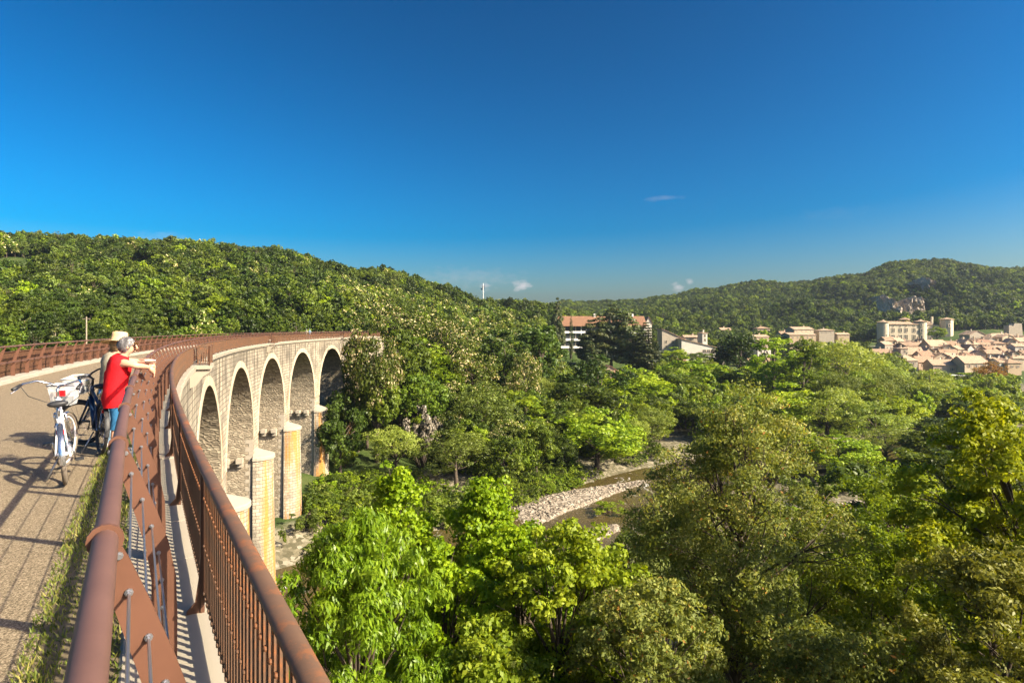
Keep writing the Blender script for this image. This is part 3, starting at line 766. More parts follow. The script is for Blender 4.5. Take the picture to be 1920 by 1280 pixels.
# ------------------------------------------------------------------ village, castle and other buildings
def local_frame(px, Y, dyaw=0.):
    X = (px-960)/F*Y; yaw = .06-math.atan2(X, Y)*.05+dyaw          # front turned roughly towards the valley
    return X, yaw
def wall_windows(root, M, x0, x1, z0, z1, cols, rows, yf, ww=.95, wh=1.45, mat=None, arch=False, skip=0., fr=None, shutters=False):
    """windows set into the front wall (local y = yf, facing -y): trim frame, recessed pane"""
    for r in rows:
        for c in range(cols):
            if rnd.random() < skip: continue
            x = x0+(x1-x0)*(c+.5)/cols+rnd.uniform(-.12, .12); z = r
            w2, h2 = ww/2, wh/2
            m = MB()
            m.box(M @ Vector((x, yf-.03, z+h2+.07)), (ww+.28, .14, .14), M.to_3x3()); m.box(M @ Vector((x, yf-.05, z-h2-.06)), (ww+.34, .2, .12), M.to_3x3())
            for sg in (-1, 1): m.box(M @ Vector((x+sg*(w2+.07), yf-.03, z)), (.14, .13, wh), M.to_3x3())
            o = m.build("window", fr or TRIM, root)
            m = MB(); m.box(M @ Vector((x, yf+.008, z)), (ww, .05, wh), M.to_3x3()); m.build("pane", mat or GLASSW, o)
            m = MB(); m.box(M @ Vector((x, yf-.03, z)), (.06, .04, wh), M.to_3x3()); m.box(M @ Vector((x, yf-.03, z+.2)), (ww, .04, .06), M.to_3x3()); m.build("glazing_bar", fr or TRIM, o)
            if shutters:
                for sg in (-1, 1): m = MB(); m.box(M @ Vector((x+sg*(w2+.40), yf-.055, z)), (ww*.5, .05, wh), M.to_3x3()); m.build("shutter", SHUT, o)
def house(px0, px1, pyr, pye, pyb, Y, kind='gable', wall=0, roof=0, label="", depth=None, dyaw=0., cols=None, rows=None, shutters=False, chimney=True, down=6., name="house", skip=.12):
    """px0..px1 front width, ridge row, eave row, base row (photo pixels), Y distance"""
    pc = (px0+px1)/2; X, yaw = local_frame(pc, Y, dyaw); W = (px1-px0)/F*Y; ze = CZ-(pye-HY)/F*Y; zr = CZ-(pyr-HY)/F*Y; zb = CZ-(pyb-HY)/F*Y
    D = depth or max(6.5, min(11., W*.75)); rh = max(.5, (zr-ze))
    root = empty(name, (X, Y, zb), label, "building")
    M = Matrix.Translation((X, Y, 0)) @ Matrix.Rotation(yaw, 4, 'Z')
    bz = min(zb-down, gz(X, Y)-2)
    m = MB(); hw = W/2
    def P(*l): return [M @ Vector(q) for q in l]
    if kind == 'front':      # gable end to the front
        m.add(P((-hw, 0, bz), (hw, 0, bz), (hw, 0, ze), (0, 0, ze+rh), (-hw, 0, ze), (-hw, D, bz), (hw, D, bz), (hw, D, ze), (0, D, ze+rh), (-hw, D, ze)), [(0, 1, 2, 3, 4), (9, 8, 7, 6, 5), (1, 6, 7, 2), (5, 0, 4, 9)])
    elif kind == 'shed':     # roof falling to the right
        m.add(P((-hw, 0, bz), (hw, 0, bz), (hw, 0, ze), (-hw, 0, ze+rh), (-hw, D, bz), (hw, D, bz), (hw, D, ze), (-hw, D, ze+rh)), [(0, 1, 2, 3), (7, 6, 5, 4), (1, 5, 6, 2), (4, 0, 3, 7)])
    elif kind == 'gable':
        m.add(P((-hw, 0, bz), (hw, 0, bz), (hw, 0, ze), (-hw, 0, ze), (-hw, D, bz), (hw, D, bz), (hw, D, ze), (-hw, D, ze), (-hw, D/2, ze+rh), (hw, D/2, ze+rh)), [(0, 1, 2, 3), (7, 6, 5, 4), (1, 5, 6, 9, 2), (4, 0, 3, 8, 7)])
    else:
        m.add(P((-hw, 0, bz), (hw, 0, bz), (hw, 0, ze), (-hw, 0, ze), (-hw, D, bz), (hw, D, bz), (hw, D, ze), (-hw, D, ze)), [(0, 1, 2, 3), (7, 6, 5, 4), (1, 5, 6, 2), (4, 0, 3, 7)])
    m.build("wall", WALLS[wall], root)
    o = .45; t = .16; m = MB(); e = ze-.03
    if kind == 'front':
        sl = rh/hw
        for sg in (-1, 1):
            a = [(0, ze+rh+.05), (sg*(hw+o), e-o*sl+.08)]
            m.add(P((a[0][0], -o, a[0][1]), (a[1][0], -o, a[1][1]), (a[1][0], D+o, a[1][1]), (a[0][0], D+o, a[0][1]), (a[0][0], -o, a[0][1]+t), (a[1][0], -o, a[1][1]+t), (a[1][0], D+o, a[1][1]+t), (a[0][0], D+o, a[0][1]+t)), [(0, 1, 2, 3), (7, 6, 5, 4), (0, 4, 5, 1), (2, 6, 7, 3), (1, 5, 6, 2)])
    elif kind == 'shed':
        sl = rh/W
        m.add(P((-hw-o, -o, ze+rh+o*sl+.04), (hw+o*2, -o, ze-2*o*sl+.04), (hw+o*2, D+o, ze-2*o*sl+.04), (-hw-o, D+o, ze+rh+o*sl+.04), (-hw-o, -o, ze+rh+o*sl+.3), (hw+o*2, -o, ze-2*o*sl+.3), (hw+o*2, D+o, ze-2*o*sl+.3), (-hw-o, D+o, ze+rh+o*sl+.3)), [(0, 3, 2, 1), (4, 5, 6, 7), (0, 1, 5, 4), (2, 3, 7, 6), (1, 2, 6, 5), (3, 0, 4, 7)])
    elif kind == 'gable':
        sl = rh/(D/2)
        for y0, y1 in ((-o, D/2), (D+o, D/2)):
            za = e-o*sl+.06; zb2 = ze+rh+.05
            m.add(P((-hw-o, y0, za), (hw+o, y0, za), (hw+o, y1, zb2), (-hw-o, y1, zb2), (-hw-o, y0, za+t), (hw+o, y0, za+t), (hw+o, y1, zb2+t), (-hw-o, y1, zb2+t)), [(0, 3, 2, 1), (4, 5, 6, 7), (0, 1, 5, 4), (1, 2, 6, 5), (3, 0, 4, 7)])
    elif kind == 'hip':
        rd = max(0, W-D)/2
        m.add(P((-hw-o, -o, e), (hw+o, -o, e), (hw+o, D+o, e), (-hw-o, D+o, e), (-rd, D/2, ze+rh), (rd+.01, D/2, ze+rh), (-hw-o, -o, e+t), (hw+o, -o, e+t), (hw+o, D+o, e+t), (-hw-o, D+o, e+t)), [(3, 2, 1, 0), (6, 7, 5, 4), (7, 8, 5), (8, 9, 4, 5), (9, 6, 4), (0, 1, 7, 6), (1, 2, 8, 7), (2, 3, 9, 8), (3, 0, 6, 9)])
    else:
        m.box(M @ Vector((0, D/2, ze+.12)), (W+.5, D+.5, .24), M.to_3x3())
    rf = m.build("roof", ROOFS[roof] if kind != 'flat' else COPING, root)
    if chimney:
        m = MB(); cx_ = rnd.uniform(-.3, .3)*W; m.box(M @ Vector((cx_, D*.55, ze+rh+.3)), (.7, .6, 1.7), M.to_3x3()); m.box(M @ Vector((cx_, D*.55, ze+rh+1.2)), (.9, .8, .14), M.to_3x3()); m.build("chimney", WALLS[wall], rf)
    hgt = ze-zb; rws = rows if rows is not None else ([zb+hgt*.72, zb+hgt*.28] if hgt > 5 else [zb+hgt*.55])
    wh = min(1.4, hgt*.26)
    if cols is None: cols = max(1, int(W/3.1))
    if cols: wall_windows(root, M, -hw+.5, hw-.5, zb, ze, cols, rws, 0., ww=wh*.68, wh=wh, skip=skip, shutters=shutters)
    return root, M, W, D, zb, ze
Z1 = lambda x, y: (1640+x/6.857, 580+y/6.857)
Z2 = lambda x, y: (1480+x/8.727, 580+y/8.727)
Z4 = lambda x, y: (1230+x/7.68, 590+y/7.68)
Z3 = lambda x, y: (1040+x/9.145, 580+y/9.145)
def hz(Z, x0, x1, yr, ye, yb, Y, *a, **k): return house(Z(x0, 0)[0], Z(x1, 0)[0], Z(0, yr)[1], Z(0, ye)[1], Z(0, yb)[1], Y, *a, **k)
V1 = [
    (345, 560, 590, 660, 790, 300, 'hip', 2, 1, "stone house with hipped roof behind the small round bright tree"),
    (560, 770, 606, 672, 770, 306, 'gable', 3, 0, "house half hidden by the yellow-green tree"),
    (760, 1050, 650, 712, 835, 295, 'gable', 3, 1, "long pinkish house with round-topped windows above the terrace"),
    (770, 985, 560, 622, 680, 328, 'front', 0, 0, "pale house with its broad gable end to the river"),
    (1150, 1460, 605, 686, 832, 290, 'gable', 0, 1, "cream two-storey house with a row of windows left of the reddish tree"),
    (1600, 1712, 632, 680, 770, 302, 'gable', 4, 0, "white house with one dark window right of the reddish tree"),
    (1712, 1890, 636, 690, 790, 300, 'hip', 1, 0, "sunlit ochre house at the right end of the front row"),
    (1150, 1370, 525, 592, 640, 345, 'gable', 2, 1, "low house with wide pale roof behind the cream house"),
    (1370, 1600, 488, 545, 610, 352, 'front', 2, 1, "grey stone gable behind the cream house"),
    (1560, 1840, 476, 520, 600, 356, 'gable', 2, 1, "long grey stone house below the upper white house"),
    (1310, 1600, 385, 434, 505, 376, 'hip', 3, 2, "pink house with red hipped roof on the upper row"),
    (1480, 1870, 306, 358, 410, 396, 'hip', 4, 1, "wide whitish house highest on the right"),
    (1215, 1430, 276, 325, 392, 402, 'front', 2, 1, "grey stone gabled house beside the ruin"),
    (1100, 1240, 395, 452, 525, 372, 'gable', 4, 0, "small white house left of the red hipped roof"),
    (1030, 1170, 448, 492, 570, 352, 'gable', 2, 0, "narrow stone house with red chimney below the castle garden"),
    (400, 720, 428, 470, 520, 362, 'gable', 1, 0, "long roof directly below the castle front"),
    (710, 960, 396, 468, 545, 352, 'gable', 0, 1, "cream house with stepped roofs below the courtyard tree"),
    (335, 430, 487, 503, 625, 332, 'hip', 2, 1, "narrow tower-like house below the castle"),
    (430, 625, 488, 572, 610, 338, 'gable', 1, 1, "house with plain lit wall beside the tower-like house"),
    (0, 215, 512, 560, 605, 342, 'gable', 1, 0, "ochre roofed house at the left end below the castle tower"),
    (215, 350, 556, 602, 650, 330, 'front', 3, 2, "small red gabled house at the left of the front rows"),
    (600, 760, 540, 592, 650, 324, 'gable', 3, 2, "small red roof left of the pale gable"),
    (880, 1095, 518, 600, 655, 336, 'gable', 1, 0, "house with dark eaves right of the pale gable"),
    (1045, 1190, 600, 642, 720, 318, 'gable', 1, 1, "low house between the pale gable and the cream house"),
    (0, 150, 588, 622, 680, 315, 'hip', 1, 0, "low roof at the far left of the village front"),
    (0, 250, 470, 482, 520, 372, 'flat', 2, 0, "long grey retaining building at the castle's foot"),
    (1640, 1800, 540, 590, 650, 335, 'gable', 2, 1, "shaded stone house behind the white house"),
    (1840, 2010, 560, 610, 700, 340, 'gable', 2, 1, "shaded house at the right edge of the village"),
]
for q in V1: hz(Z1, *q[:6], q[6], q[7], q[8], q[9], dyaw=rnd.uniform(-.12, .12), shutters=q[5] < 310)
# further houses filling the rows between those one can pick out
_rf = random.Random(3); _n = 0
for Yv in (312, 330, 348, 366, 384):
    px = 1655+_rf.uniform(0, 8)
    while px < 1925:
        wpx = _rf.uniform(13, 24); g_ = gz((px+wpx/2-960)/F*Yv, Yv); hh = _rf.uniform(4.6, 7.5)
        yb = HY+(CZ-g_)/F*0+ (CZ-g_)*F/Yv; ye = HY+(CZ-g_-hh)*F/Yv; yr = HY+(CZ-g_-hh-_rf.uniform(1.3, 2.2))*F/Yv
        if ye > Z1(0, 395)[1] or px > 1800:
            kd_, wa_, ro_ = _rf.choice(['gable', 'gable', 'hip', 'front']), _rf.choice([0, 0, 1, 2, 3, 4]), _rf.choice([0, 1, 1, 2])
            zn_ = "below the castle's left tower" if px < 1690 else ("below the castle" if px < 1765 else ("right of the castle" if px < 1850 else "at the right edge"))
            lb_ = f"{['cream', 'ochre', 'grey stone', 'pink', 'white'][wa_]} {dict(gable='', hip='hip-roofed ', front='gable-fronted ')[kd_]}house with {['terracotta', 'pale', 'red'][ro_]} tiles, {dict(zip((312, 330, 348, 366, 384), ('first', 'second', 'third', 'fourth', 'last')))[Yv]} row, {zn_}"
            o_ = house(px, px+wpx, yr, ye, yb, Yv, kd_, wa_, ro_, lb_, dyaw=_rf.uniform(-.35, .3), name="house", shutters=_rf.random() < .4)
            o_[0]["group"] = "village houses packed in rows"; _n += 1
        px += wpx*_rf.uniform(.95, 1.5)
V2 = [(70, 410, 288, 326, 380, 420, 'gable', 0, 1, "villa with long balcony left of the castle"), (0, 440, 384, 416, 505, 392, 'gable', 1, 1, "low pale building in front of the villa"),
      (490, 735, 318, 346, 405, 424, 'hip', 2, 1, "flat-roofed grey house between villa and castle"), (790, 985, 384, 410, 440, 430, 'gable', 1, 1, "long low roof nearest the castle on its left"),
      (200, 400, 130, 160, 185, 560, 'gable', 1, 0, "red roof showing among the trees of the far slope"), (960, 1190, 36, 76, 132, 600, 'gable', 4, 2, "bluish shaded villa on the wooded slope left of the castle")]
for q in V2: hz(Z2, *q[:6], q[6], q[7], q[8], q[9], dyaw=rnd.uniform(-.1, .1))
V4 = [(415, 660, 298, 322, 390, 335, 'gable', 2, 1, "stone house behind the white gabled house"), (668, 742, 252, 262, 400, 326, 'hip', 4, 1, "square white tower with flat tiled cap"),
      (940, 1085, 190, 216, 265, 450, 'gable', 0, 1, "small cream house on the slope right of the square tower"), (1455, 1640, 170, 198, 255, 470, 'hip', 1, 0, "ochre house among trees on the middle slope"),
      (1390, 1630, 292, 318, 385, 352, 'gable', 0, 1, "cream house behind the poplars"), (1420, 1590, 365, 392, 455, 332, 'gable', 3, 0, "pink house below the cream house by the poplars"),
      (1460, 1660, 468, 488, 595, 320, 'flat', 4, 1, "white porch building with columns among the poplars"), (1800, 1960, 240, 280, 330, 440, 'gable', 3, 0, "reddish house left of the villa"),
      (1375, 1700, 636, 715, 865, 262, 'gable', 4, 0, "white house with orange tiled roof sunk among the trees"), (880, 985, 628, 655, 745, 272, 'front', 2, 1, "small stone house hidden by the dark round tree"),
      (265, 440, 636, 690, 715, 262, 'gable', 1, 2, "orange roof showing above the round green trees")]
for q in V4: hz(Z4, *q[:6], q[6], q[7], q[8], q[9], dyaw=rnd.uniform(-.1, .1))
# modern house with long falling roof
root, M, W, D, zb, ze = hz(Z4, 365, 860, 355, 470, 525, 300, 'shed', 4, 0, "white house with a long tiled roof falling to the right", cols=0, chimney=False)
m = MB(); m.box(M @ Vector((W*.22, -.3, ze-2.2)), (W*.5, .12, .14), M.to_3x3()); m.box(M @ Vector((W*.22, -.3, ze-3.0)), (W*.5, .1, .1), M.to_3x3()); m.build("balcony_rail", SHUT, root)
wall_windows(root, M, W*.12, W*.46, zb, ze, 3, [ze-1.8], 0, 1.6, 1.3)
hz(Z4, 85, 400, 210, 345, 500, 306, 'shed', 2, 0, "dark timber house whose tiled roof falls to the right behind the white house", cols=3, chimney=False)[0].children[0].data.materials[0] = SHUT
# red-roofed houses at the foot of the pines
hz(Z3, 840, 1060, 968, 1040, 1100, 232, 'front', 0, 2, "small pale gable at the foot of the pines", chimney=False)
hz(Z3, 960, 1320, 1062, 1120, 1175, 226, 'gable', 3, 2, "small red-roofed house in front of the pines", chimney=False)
hz(Z3, 1565, 1665, 125, 225, 265, 342, 'front', 4, 0, "steep white gable behind the cedar", chimney=False, cols=0)
# long hotel-like block with two glazed storeys and pale balconies
px0, px1 = 1050, 1210; Yh = 330; X, yaw = local_frame(1130, Yh); yaw = 0.02
Wh = (px1-px0)/F*Yh; zt = CZ-(592-HY)/F*Yh; ze = CZ-(610-HY)/F*Yh; zb = CZ-(652-HY)/F*Yh
hot = empty("long_building", (X, Yh, zb), "long building with terracotta roof and two glazed storeys behind pale balconies", "building")
M = Matrix.Translation((X, Yh, 0)) @ Matrix.Rotation(yaw, 4, 'Z'); M3 = M.to_3x3()
m = MB(); m.box(M @ Vector((0, 7, (ze+zb)/2-4)), (Wh, 11, ze-zb+8), M3); m.build("wall", WALLS[2], hot)
m = MB(); e = ze-.2
m.add([M @ Vector(q) for q in ((-Wh/2-1, -.8, e), (Wh/2+1, -.8, e), (Wh/2+1, 7, zt), (-Wh/2-1, 7, zt), (-Wh/2-1, 15, e), (Wh/2+1, 15, e), (-Wh/2-1, -.8, e-.35), (Wh/2+1, -.8, e-.35), (Wh/2+1, 15, e-.35), (-Wh/2-1, 15, e-.35))], [(0, 1, 2, 3), (3, 2, 5, 4), (6, 7, 1, 0), (7, 8, 5, 2, 1), (9, 6, 0, 3, 4), (6, 9, 8, 7)])
rf = m.build("roof", m_roof("roof_brown_tile", (.20, .105, .06), (.28, .155, .09)), hot)
for cx_ in (-3.5, 18): m = MB(); m.box(M @ Vector((cx_, 6.5, zt+.4)), (.9, .8, 1.8), M3); m.build("chimney", WHITE, rf)
st = (ze-zb)/3
for fl in range(3):
    zf = ze-st*(fl+1)
    m = MB(); m.box(M @ Vector((0, .55, zf+.45)), (Wh, .16, 1.15), M3); m.box(M @ Vector((0, 1.0, zf-.1)), (Wh, 1.1, .2), M3); m.build("balcony", WHITE, hot)
    n = 16
    for c in range(n):
        x = -Wh/2+Wh*(c+.5)/n; m = MB(); m.box(M @ Vector((x, 1.46, zf+st*.5)), (Wh/n-.5, .06, st-.5), M3); m.build("window", GLASSW, hot)
    for c in range(0, n+1, 4): m = MB(); m.box(M @ Vector((-Wh/2+Wh*c/n, .75, zf+st*.5)), (.35, .5, st-.01), M3); m.build("pier", WHITE, hot)

# ---- the castle
Yc = 430.; PX = Yc/F
def cx(x): return (Z1(x, 0)[0]-960)*PX
def cz(y): return CZ-(Z1(0, y)[1]-HY)*PX
xc = cx(380); yawc = -.02
cas = empty("castle", (xc, Yc, cz(470)), "large cream stone castle with round corner towers and tiled roofs", "castle")
M = Matrix.Translation((xc, Yc, 0)) @ Matrix.Rotation(yawc, 4, 'Z'); M3 = M.to_3x3()
CW = m_wall("castle_stone", (.54, .46, .33))
def lx(x): return (cx(x)-xc)
zb = cz(480)
def round_tower(x0, x1, yt, yapex, yoff, name="tower", rows=()):
    c = (lx(x0)+lx(x1))/2; r = (lx(x1)-lx(x0))/2; ztp = cz(yt)
    p = M @ Vector((c, yoff, 0))
    m = MB(); m.lathe([(r*1.06, zb-10), (r, zb+3), (r, ztp-.8), (r*1.05, ztp-.6), (r*1.05, ztp)], p, 24); o = m.build(name, CW, cas, smooth=False)
    m = MB(); m.lathe([(r*1.18, ztp-.1), (r*1.18, ztp+.25), (r*.5, (ztp+cz(yapex))/2-.2), (.02, cz(yapex))], p, 24); rf_ = m.build("roof", ROOFS[1], o)
    for (dx, zz, ww, wh) in rows:
        yy = yoff-math.sqrt(max(.1, r*r-dx*dx))-.02
        m = MB(); m.box(M @ Vector((c+dx, yy, zz)), (ww+.4, .25, wh+.4), M3); wi = m.build("window", TRIM, o)
        m = MB(); m.box(M @ Vector((c+dx, yy-.1, zz)), (ww, .12, wh), M3); m.build("pane", GLASSW, wi)
    return o
r1 = (lx(205)-lx(70))/2
round_tower(70, 205, 165, 128, 2.5, rows=((-.6, cz(380), .4, .6), (.5, cz(330), .4, .6)))
x0, x1 = lx(195), lx(560); zt = cz(192); D = 16
m = MB(); m.box(M @ Vector(((x0+x1)/2, D/2, (zt+zb-8)/2)), (x1-x0, D, zt-zb+8), M3); blk = m.build("main_block", CW, cas)
m = MB(); e = zt-.05; hw = (x1-x0)/2; cm = (x0+x1)/2; zr = cz(150)
m.add([M @ Vector(q) for q in ((x0-.5, -.7, e), (x1+.5, -.7, e), (x1-3, D/2, zr), (x0+4, D/2, zr), (x0-.5, D+.7, e), (x1+.5, D+.7, e), (x0-.5, -.7, e+.35), (x1+.5, -.7, e+.35), (x0-.5, D+.7, e+.35), (x1+.5, D+.7, e+.35))], [(0, 1, 7, 6), (6, 7, 2, 3), (7, 9, 2), (9, 8, 3, 2), (8, 6, 3), (1, 5, 9, 7), (5, 4, 8, 9), (4, 0, 6, 8), (0, 4, 5, 1)])
m.build("roof", ROOFS[1], blk)
for xx in (240, 333, 405, 505):
    for yy, ww, wh in ((212, .7, .7), (266, 1.9, 2.7), (356, 1.9, 3.1), (414, .8, .8), (463, .8, .8)):
        xq = lx(xx); zq = cz(yy); m = MB()
        for sg in (-1, 1): m.box(M @ Vector((xq+sg*(ww/2+.15), -.06, zq)), (.3, .3, wh+.6), M3)
        m.box(M @ Vector((xq, -.06, zq+wh/2+.15)), (ww, .3, .3), M3); m.box(M @ Vector((xq, -.1, zq-wh/2-.15)), (ww, .36, .3), M3); wi = m.build("window", TRIM, blk)
        m = MB(); m.box(M @ Vector((xq, .03, zq)), (ww, .1, wh), M3); m.build("pane", GLASSW, wi)
        if wh > 2: m = MB(); m.box(M @ Vector((xq, -.08, zq)), (.22, .16, wh), M3); m.box(M @ Vector((xq, -.07, zq+.35)), (ww, .16, .22), M3); m.build("mullion", TRIM, wi)
round_tower(545, 690, 156, 125, 3.0, rows=((-1.5, cz(200), 1.0, 1.6), (-1.5, cz(270), 1.3, 2.2), (-1.5, cz(355), 1.3, 2.4)))
m = MB(); m.lathe([(3.8, cz(140)), (3.8, cz(130)), (4.8, cz(128)), (.02, cz(98))], M @ Vector((lx(485), 9, 0)), 4); m.build("lantern_roof", ROOFS[1], cas)
a, b_ = lx(680), lx(838); zt2 = cz(195); m = MB(); m.box(M @ Vector(((a+b_)/2, 12, (zt2+zb-6)/2)), (b_-a, 10, zt2-zb+6), M3); wg = m.build("wing", CW, cas)
m = MB(); m.add([M @ Vector(q) for q in ((a-.4, 6.3, zt2), (b_+.4, 6.3, zt2), (b_+.4, 12, cz(152)), (a-.4, 12, cz(152)), (a-.4, 17.6, zt2), (b_+.4, 17.6, zt2))], [(0, 1, 2, 3), (3, 2, 5, 4), (0, 3, 4), (1, 5, 2)]); m.build("roof", ROOFS[1], wg)
m = MB(); m.box(M @ Vector((lx(828), 8, cz(170))), (1.2, 1.2, 9), M3); m.build("chimney", CW, wg)
m = MB(); m.box(M @ Vector((lx(870), 8, cz(300))), (lx(920)-lx(835), 2., cz(200)-cz(400)), M3); m.build("courtyard_wall", CW, cas)
# the detached right tower belongs to the castle
c = (lx(915)+lx(1065))/2; r = (lx(1065)-lx(915))/2; p = M @ Vector((c, 6, 0))
m = MB(); m.lathe([(r, zb-6), (r, cz(128))], p, 8); tw = m.build("tower", CW, cas)
m = MB(); m.lathe([(r*1.15, cz(130)), (r*1.15, cz(124)), (.02, cz(101))], p, 8); m.build("roof", ROOFS[1], tw)
m = MB(); m.box(M @ Vector((c-.8, 6-r*.97, cz(205))), (1.6, .5, 2.4), M3); wi = m.build("window", TRIM, tw)
m = MB(); m.box(M @ Vector((c-.8, 6-r*.97-.22, cz(205))), (1.1, .12, 1.9), M3); m.build("pane", GLASSW, wi)
# ruin on the rise
zq0 = cz(300); ru = empty("ruined_wall", (cx(1510), 412, zq0), "crumbling stone ruin on the rise above the houses", "ruin")
m = MB(); prof = [(1430, 205), (1470, 205), (1475, 228), (1500, 180), (1585, 182), (1590, 215), (1610, 300), (1430, 300)]
m.prism([(cx(x), cz(y)-(8 if y == 300 else 0)) for x, y in prof], 410, 414.5, Matrix(((1, 0, 0, 0), (0, 0, 1, 0), (0, 1, 0, 0), (0, 0, 0, 1)))); m.build("masonry", WALLS[2], ru)
# terrace with pergola
pg = empty("terrace_pergola", (cx(1130)*280/430, 280, CZ-(Z1(0, 930)[1]-HY)/F*280), "white posted terrace with greenery roof below the cream house", "pergola")
kx = lambda x: (Z1(x, 0)[0]-960)/F*280; kz = lambda y: CZ-(Z1(0, y)[1]-HY)/F*280
for x in (985, 1060, 1140, 1215, 1290): m = MB(); m.box((kx(x), 280, (kz(850)+kz(940))/2-1), (.35, .35, kz(850)-kz(940)+2)); m.build("post", WHITE, pg)
m = MB(); m.box((kx(1130), 281, kz(846)), (kx(1305)-kx(970), 4, .3)); m.build("beam", WHITE, pg)
m = MB(); m.box((kx(1130), 284, kz(900)-2), (kx(1330)-kx(930), 2, kz(840)-kz(930)+4)); m.build("back_wall", WALLS[2], pg)
rgp = np.random.default_rng(8); NPG = 1500; CPG = np.stack([rgp.uniform(kx(1090), kx(1305), NPG), rgp.uniform(278.6, 283, NPG), kz(846)+.3+rgp.random(NPG)*.7], 1); NRM = rgp.normal(size=(NPG, 3))+np.array([0, -.4, .8]); NRM /= np.linalg.norm(NRM, axis=1, keepdims=True)
def _pergola_leaves():
    V, Q, T = leaf_quads(rgp, CPG, NRM, .5, .35, rgp.random(NPG))
    link(bpy.data.objects.new("creeper", np_mesh("creeper", V-np.array(pg.location), Q, G['bright'], tint=T)), pg)
# telecom mast and wooden pole
X, Y = (906-960)/F*360, 360; g = gz(X, Y); zt = CZ-(531-HY)/F*Y
ma = empty("telecom_mast", (X, Y, g), "slim white telecom mast on the skyline", "mast")
m = MB(); m.tube([(X, Y, g-1), (X, Y, zt)], [.24, .16], 8); m.build("pole", WHITE, ma)
for k in range(3):
    a = k*2.1; m = MB(); m.box((X+.8*math.cos(a), Y+.8*math.sin(a), zt-2.5), (.35, .35, 2.6)); m.tube([(X, Y, zt-2), (X+.8*math.cos(a), Y+.8*math.sin(a), zt-2)], .06, 5); m.build("antenna", STEEL, ma)
m = MB(); m.tube([(X-1.0, Y, zt-3.5), (X-1.0, Y-.4, zt-3.5)], [.55, .5], 10); m.build("dish", STEEL, ma)
X, Y = (162-960)/F*95, 95; g = gz(X, Y); zt = CZ-(594-HY)/F*Y; m = MB(); m.tube([(X, Y, g-1), (X, Y, zt)], [.14, .10], 8)
po = empty("utility_pole", (X, Y, g), "pale wooden pole standing in the trees left of the path", "pole"); m.build("shaft", BARKP, po); m = MB(); m.box((X, Y, zt-.3), (1.2, .1, .1)); m.build("cross_arm", BARKP, po)
# blue and white tarp under the trees
X, Y = (1020-960)/F*132, 132; g = gz(X, Y); tp = empty("tarp_shelter", (X, Y, g), "small blue and white tarp shelter half hidden between trees", "shelter")
m = MB(); zz = CZ-(800-HY)/F*Y; m.add([(X-2.4, Y-1.5, zz-.9), (X+2.4, Y-1.5, zz-1.0), (X+2.2, Y+1, zz), (X-2.2, Y+1, zz+.1), (X-2.2, Y+3, zz-.8), (X+2.2, Y+3, zz-.9)], [(0, 1, 2, 3), (3, 2, 5, 4)]); m.build("canvas", plain("tarp_blue", (.18, .36, .62), .6), tp)
for a, b in ((-2.3, -1.4), (2.3, -1.4), (-2.1, 2.9), (2.1, 2.9)): m = MB(); m.tube([(X+a, Y+b, g-.2), (X+a, Y+b, zz-.95)], .04, 6); m.build("pole", STEEL, tp)
m = MB(); m.box((X+3.2, Y+.5, g+.75), (1.6, 2.2, 1.5)); m.build("side_sheet", WHITE, tp)
# rock cliffs behind the castle
def cliff(name, pxs, pys, Y, seed):
    rg = np.random.default_rng(seed); nx_, nz_ = 46, 26; x0, x1 = pxs; y0, y1 = pys
    cs = rg.uniform(0, 1, (34, 2)); hv = rg.uniform(-1, 1, 34)
    m = MB(); W = (x1-x0)/F*Y
    for i in range(nx_):
        for j in range(nz_):
            u = i/(nx_-1); v = j/(nz_-1); p = np.array([u*3.0, v*1.0]); d = ((cs*[3., 1.]-p)**2).sum(1); k = d.argmin()
            top = .75+.25*math.sin(u*9+seed)*math.sin(u*4.1)+.1*hv[int(u*33)]
            X = ((x0+(x1-x0)*u)-960)/F*Y; Z = CZ-(y1+(y0-y1)*v*top-HY)/F*Y
            dep = hv[k]*4.+1.6*math.sin(u*26+hv[k]*3)+v*7-6*math.sin(math.pi*u)**.5+rg.normal(0, .35)
            m.v.append((X, Y+dep, Z))
    for i in range(nx_-1):
        for j in range(nz_-1): m.f.append((i*nz_+j, (i+1)*nz_+j, (i+1)*nz_+j+1, i*nz_+j+1))
    b = len(m.v)
    for i in range(nx_): q = m.v[i*nz_+nz_-1]; m.v.append((q[0], q[1]+14, q[2]-2))
    for i in range(nx_-1): m.f.append((i*nz_+nz_-1, (i+1)*nz_+nz_-1, b+i+1, b+i))
    tag(m.build(name, ROCK), kind="structure")
cliff("rock_cliff", (1655, 1742), (547, 598), 535, 1); cliff("rock_cliff", (1838, 1880), (545, 600), 545, 2); cliff("rock_cliff", (1885, 1915), (558, 600), 530, 4); cliff("rock_cliff", (1728, 1765), (520, 545), 600, 5)

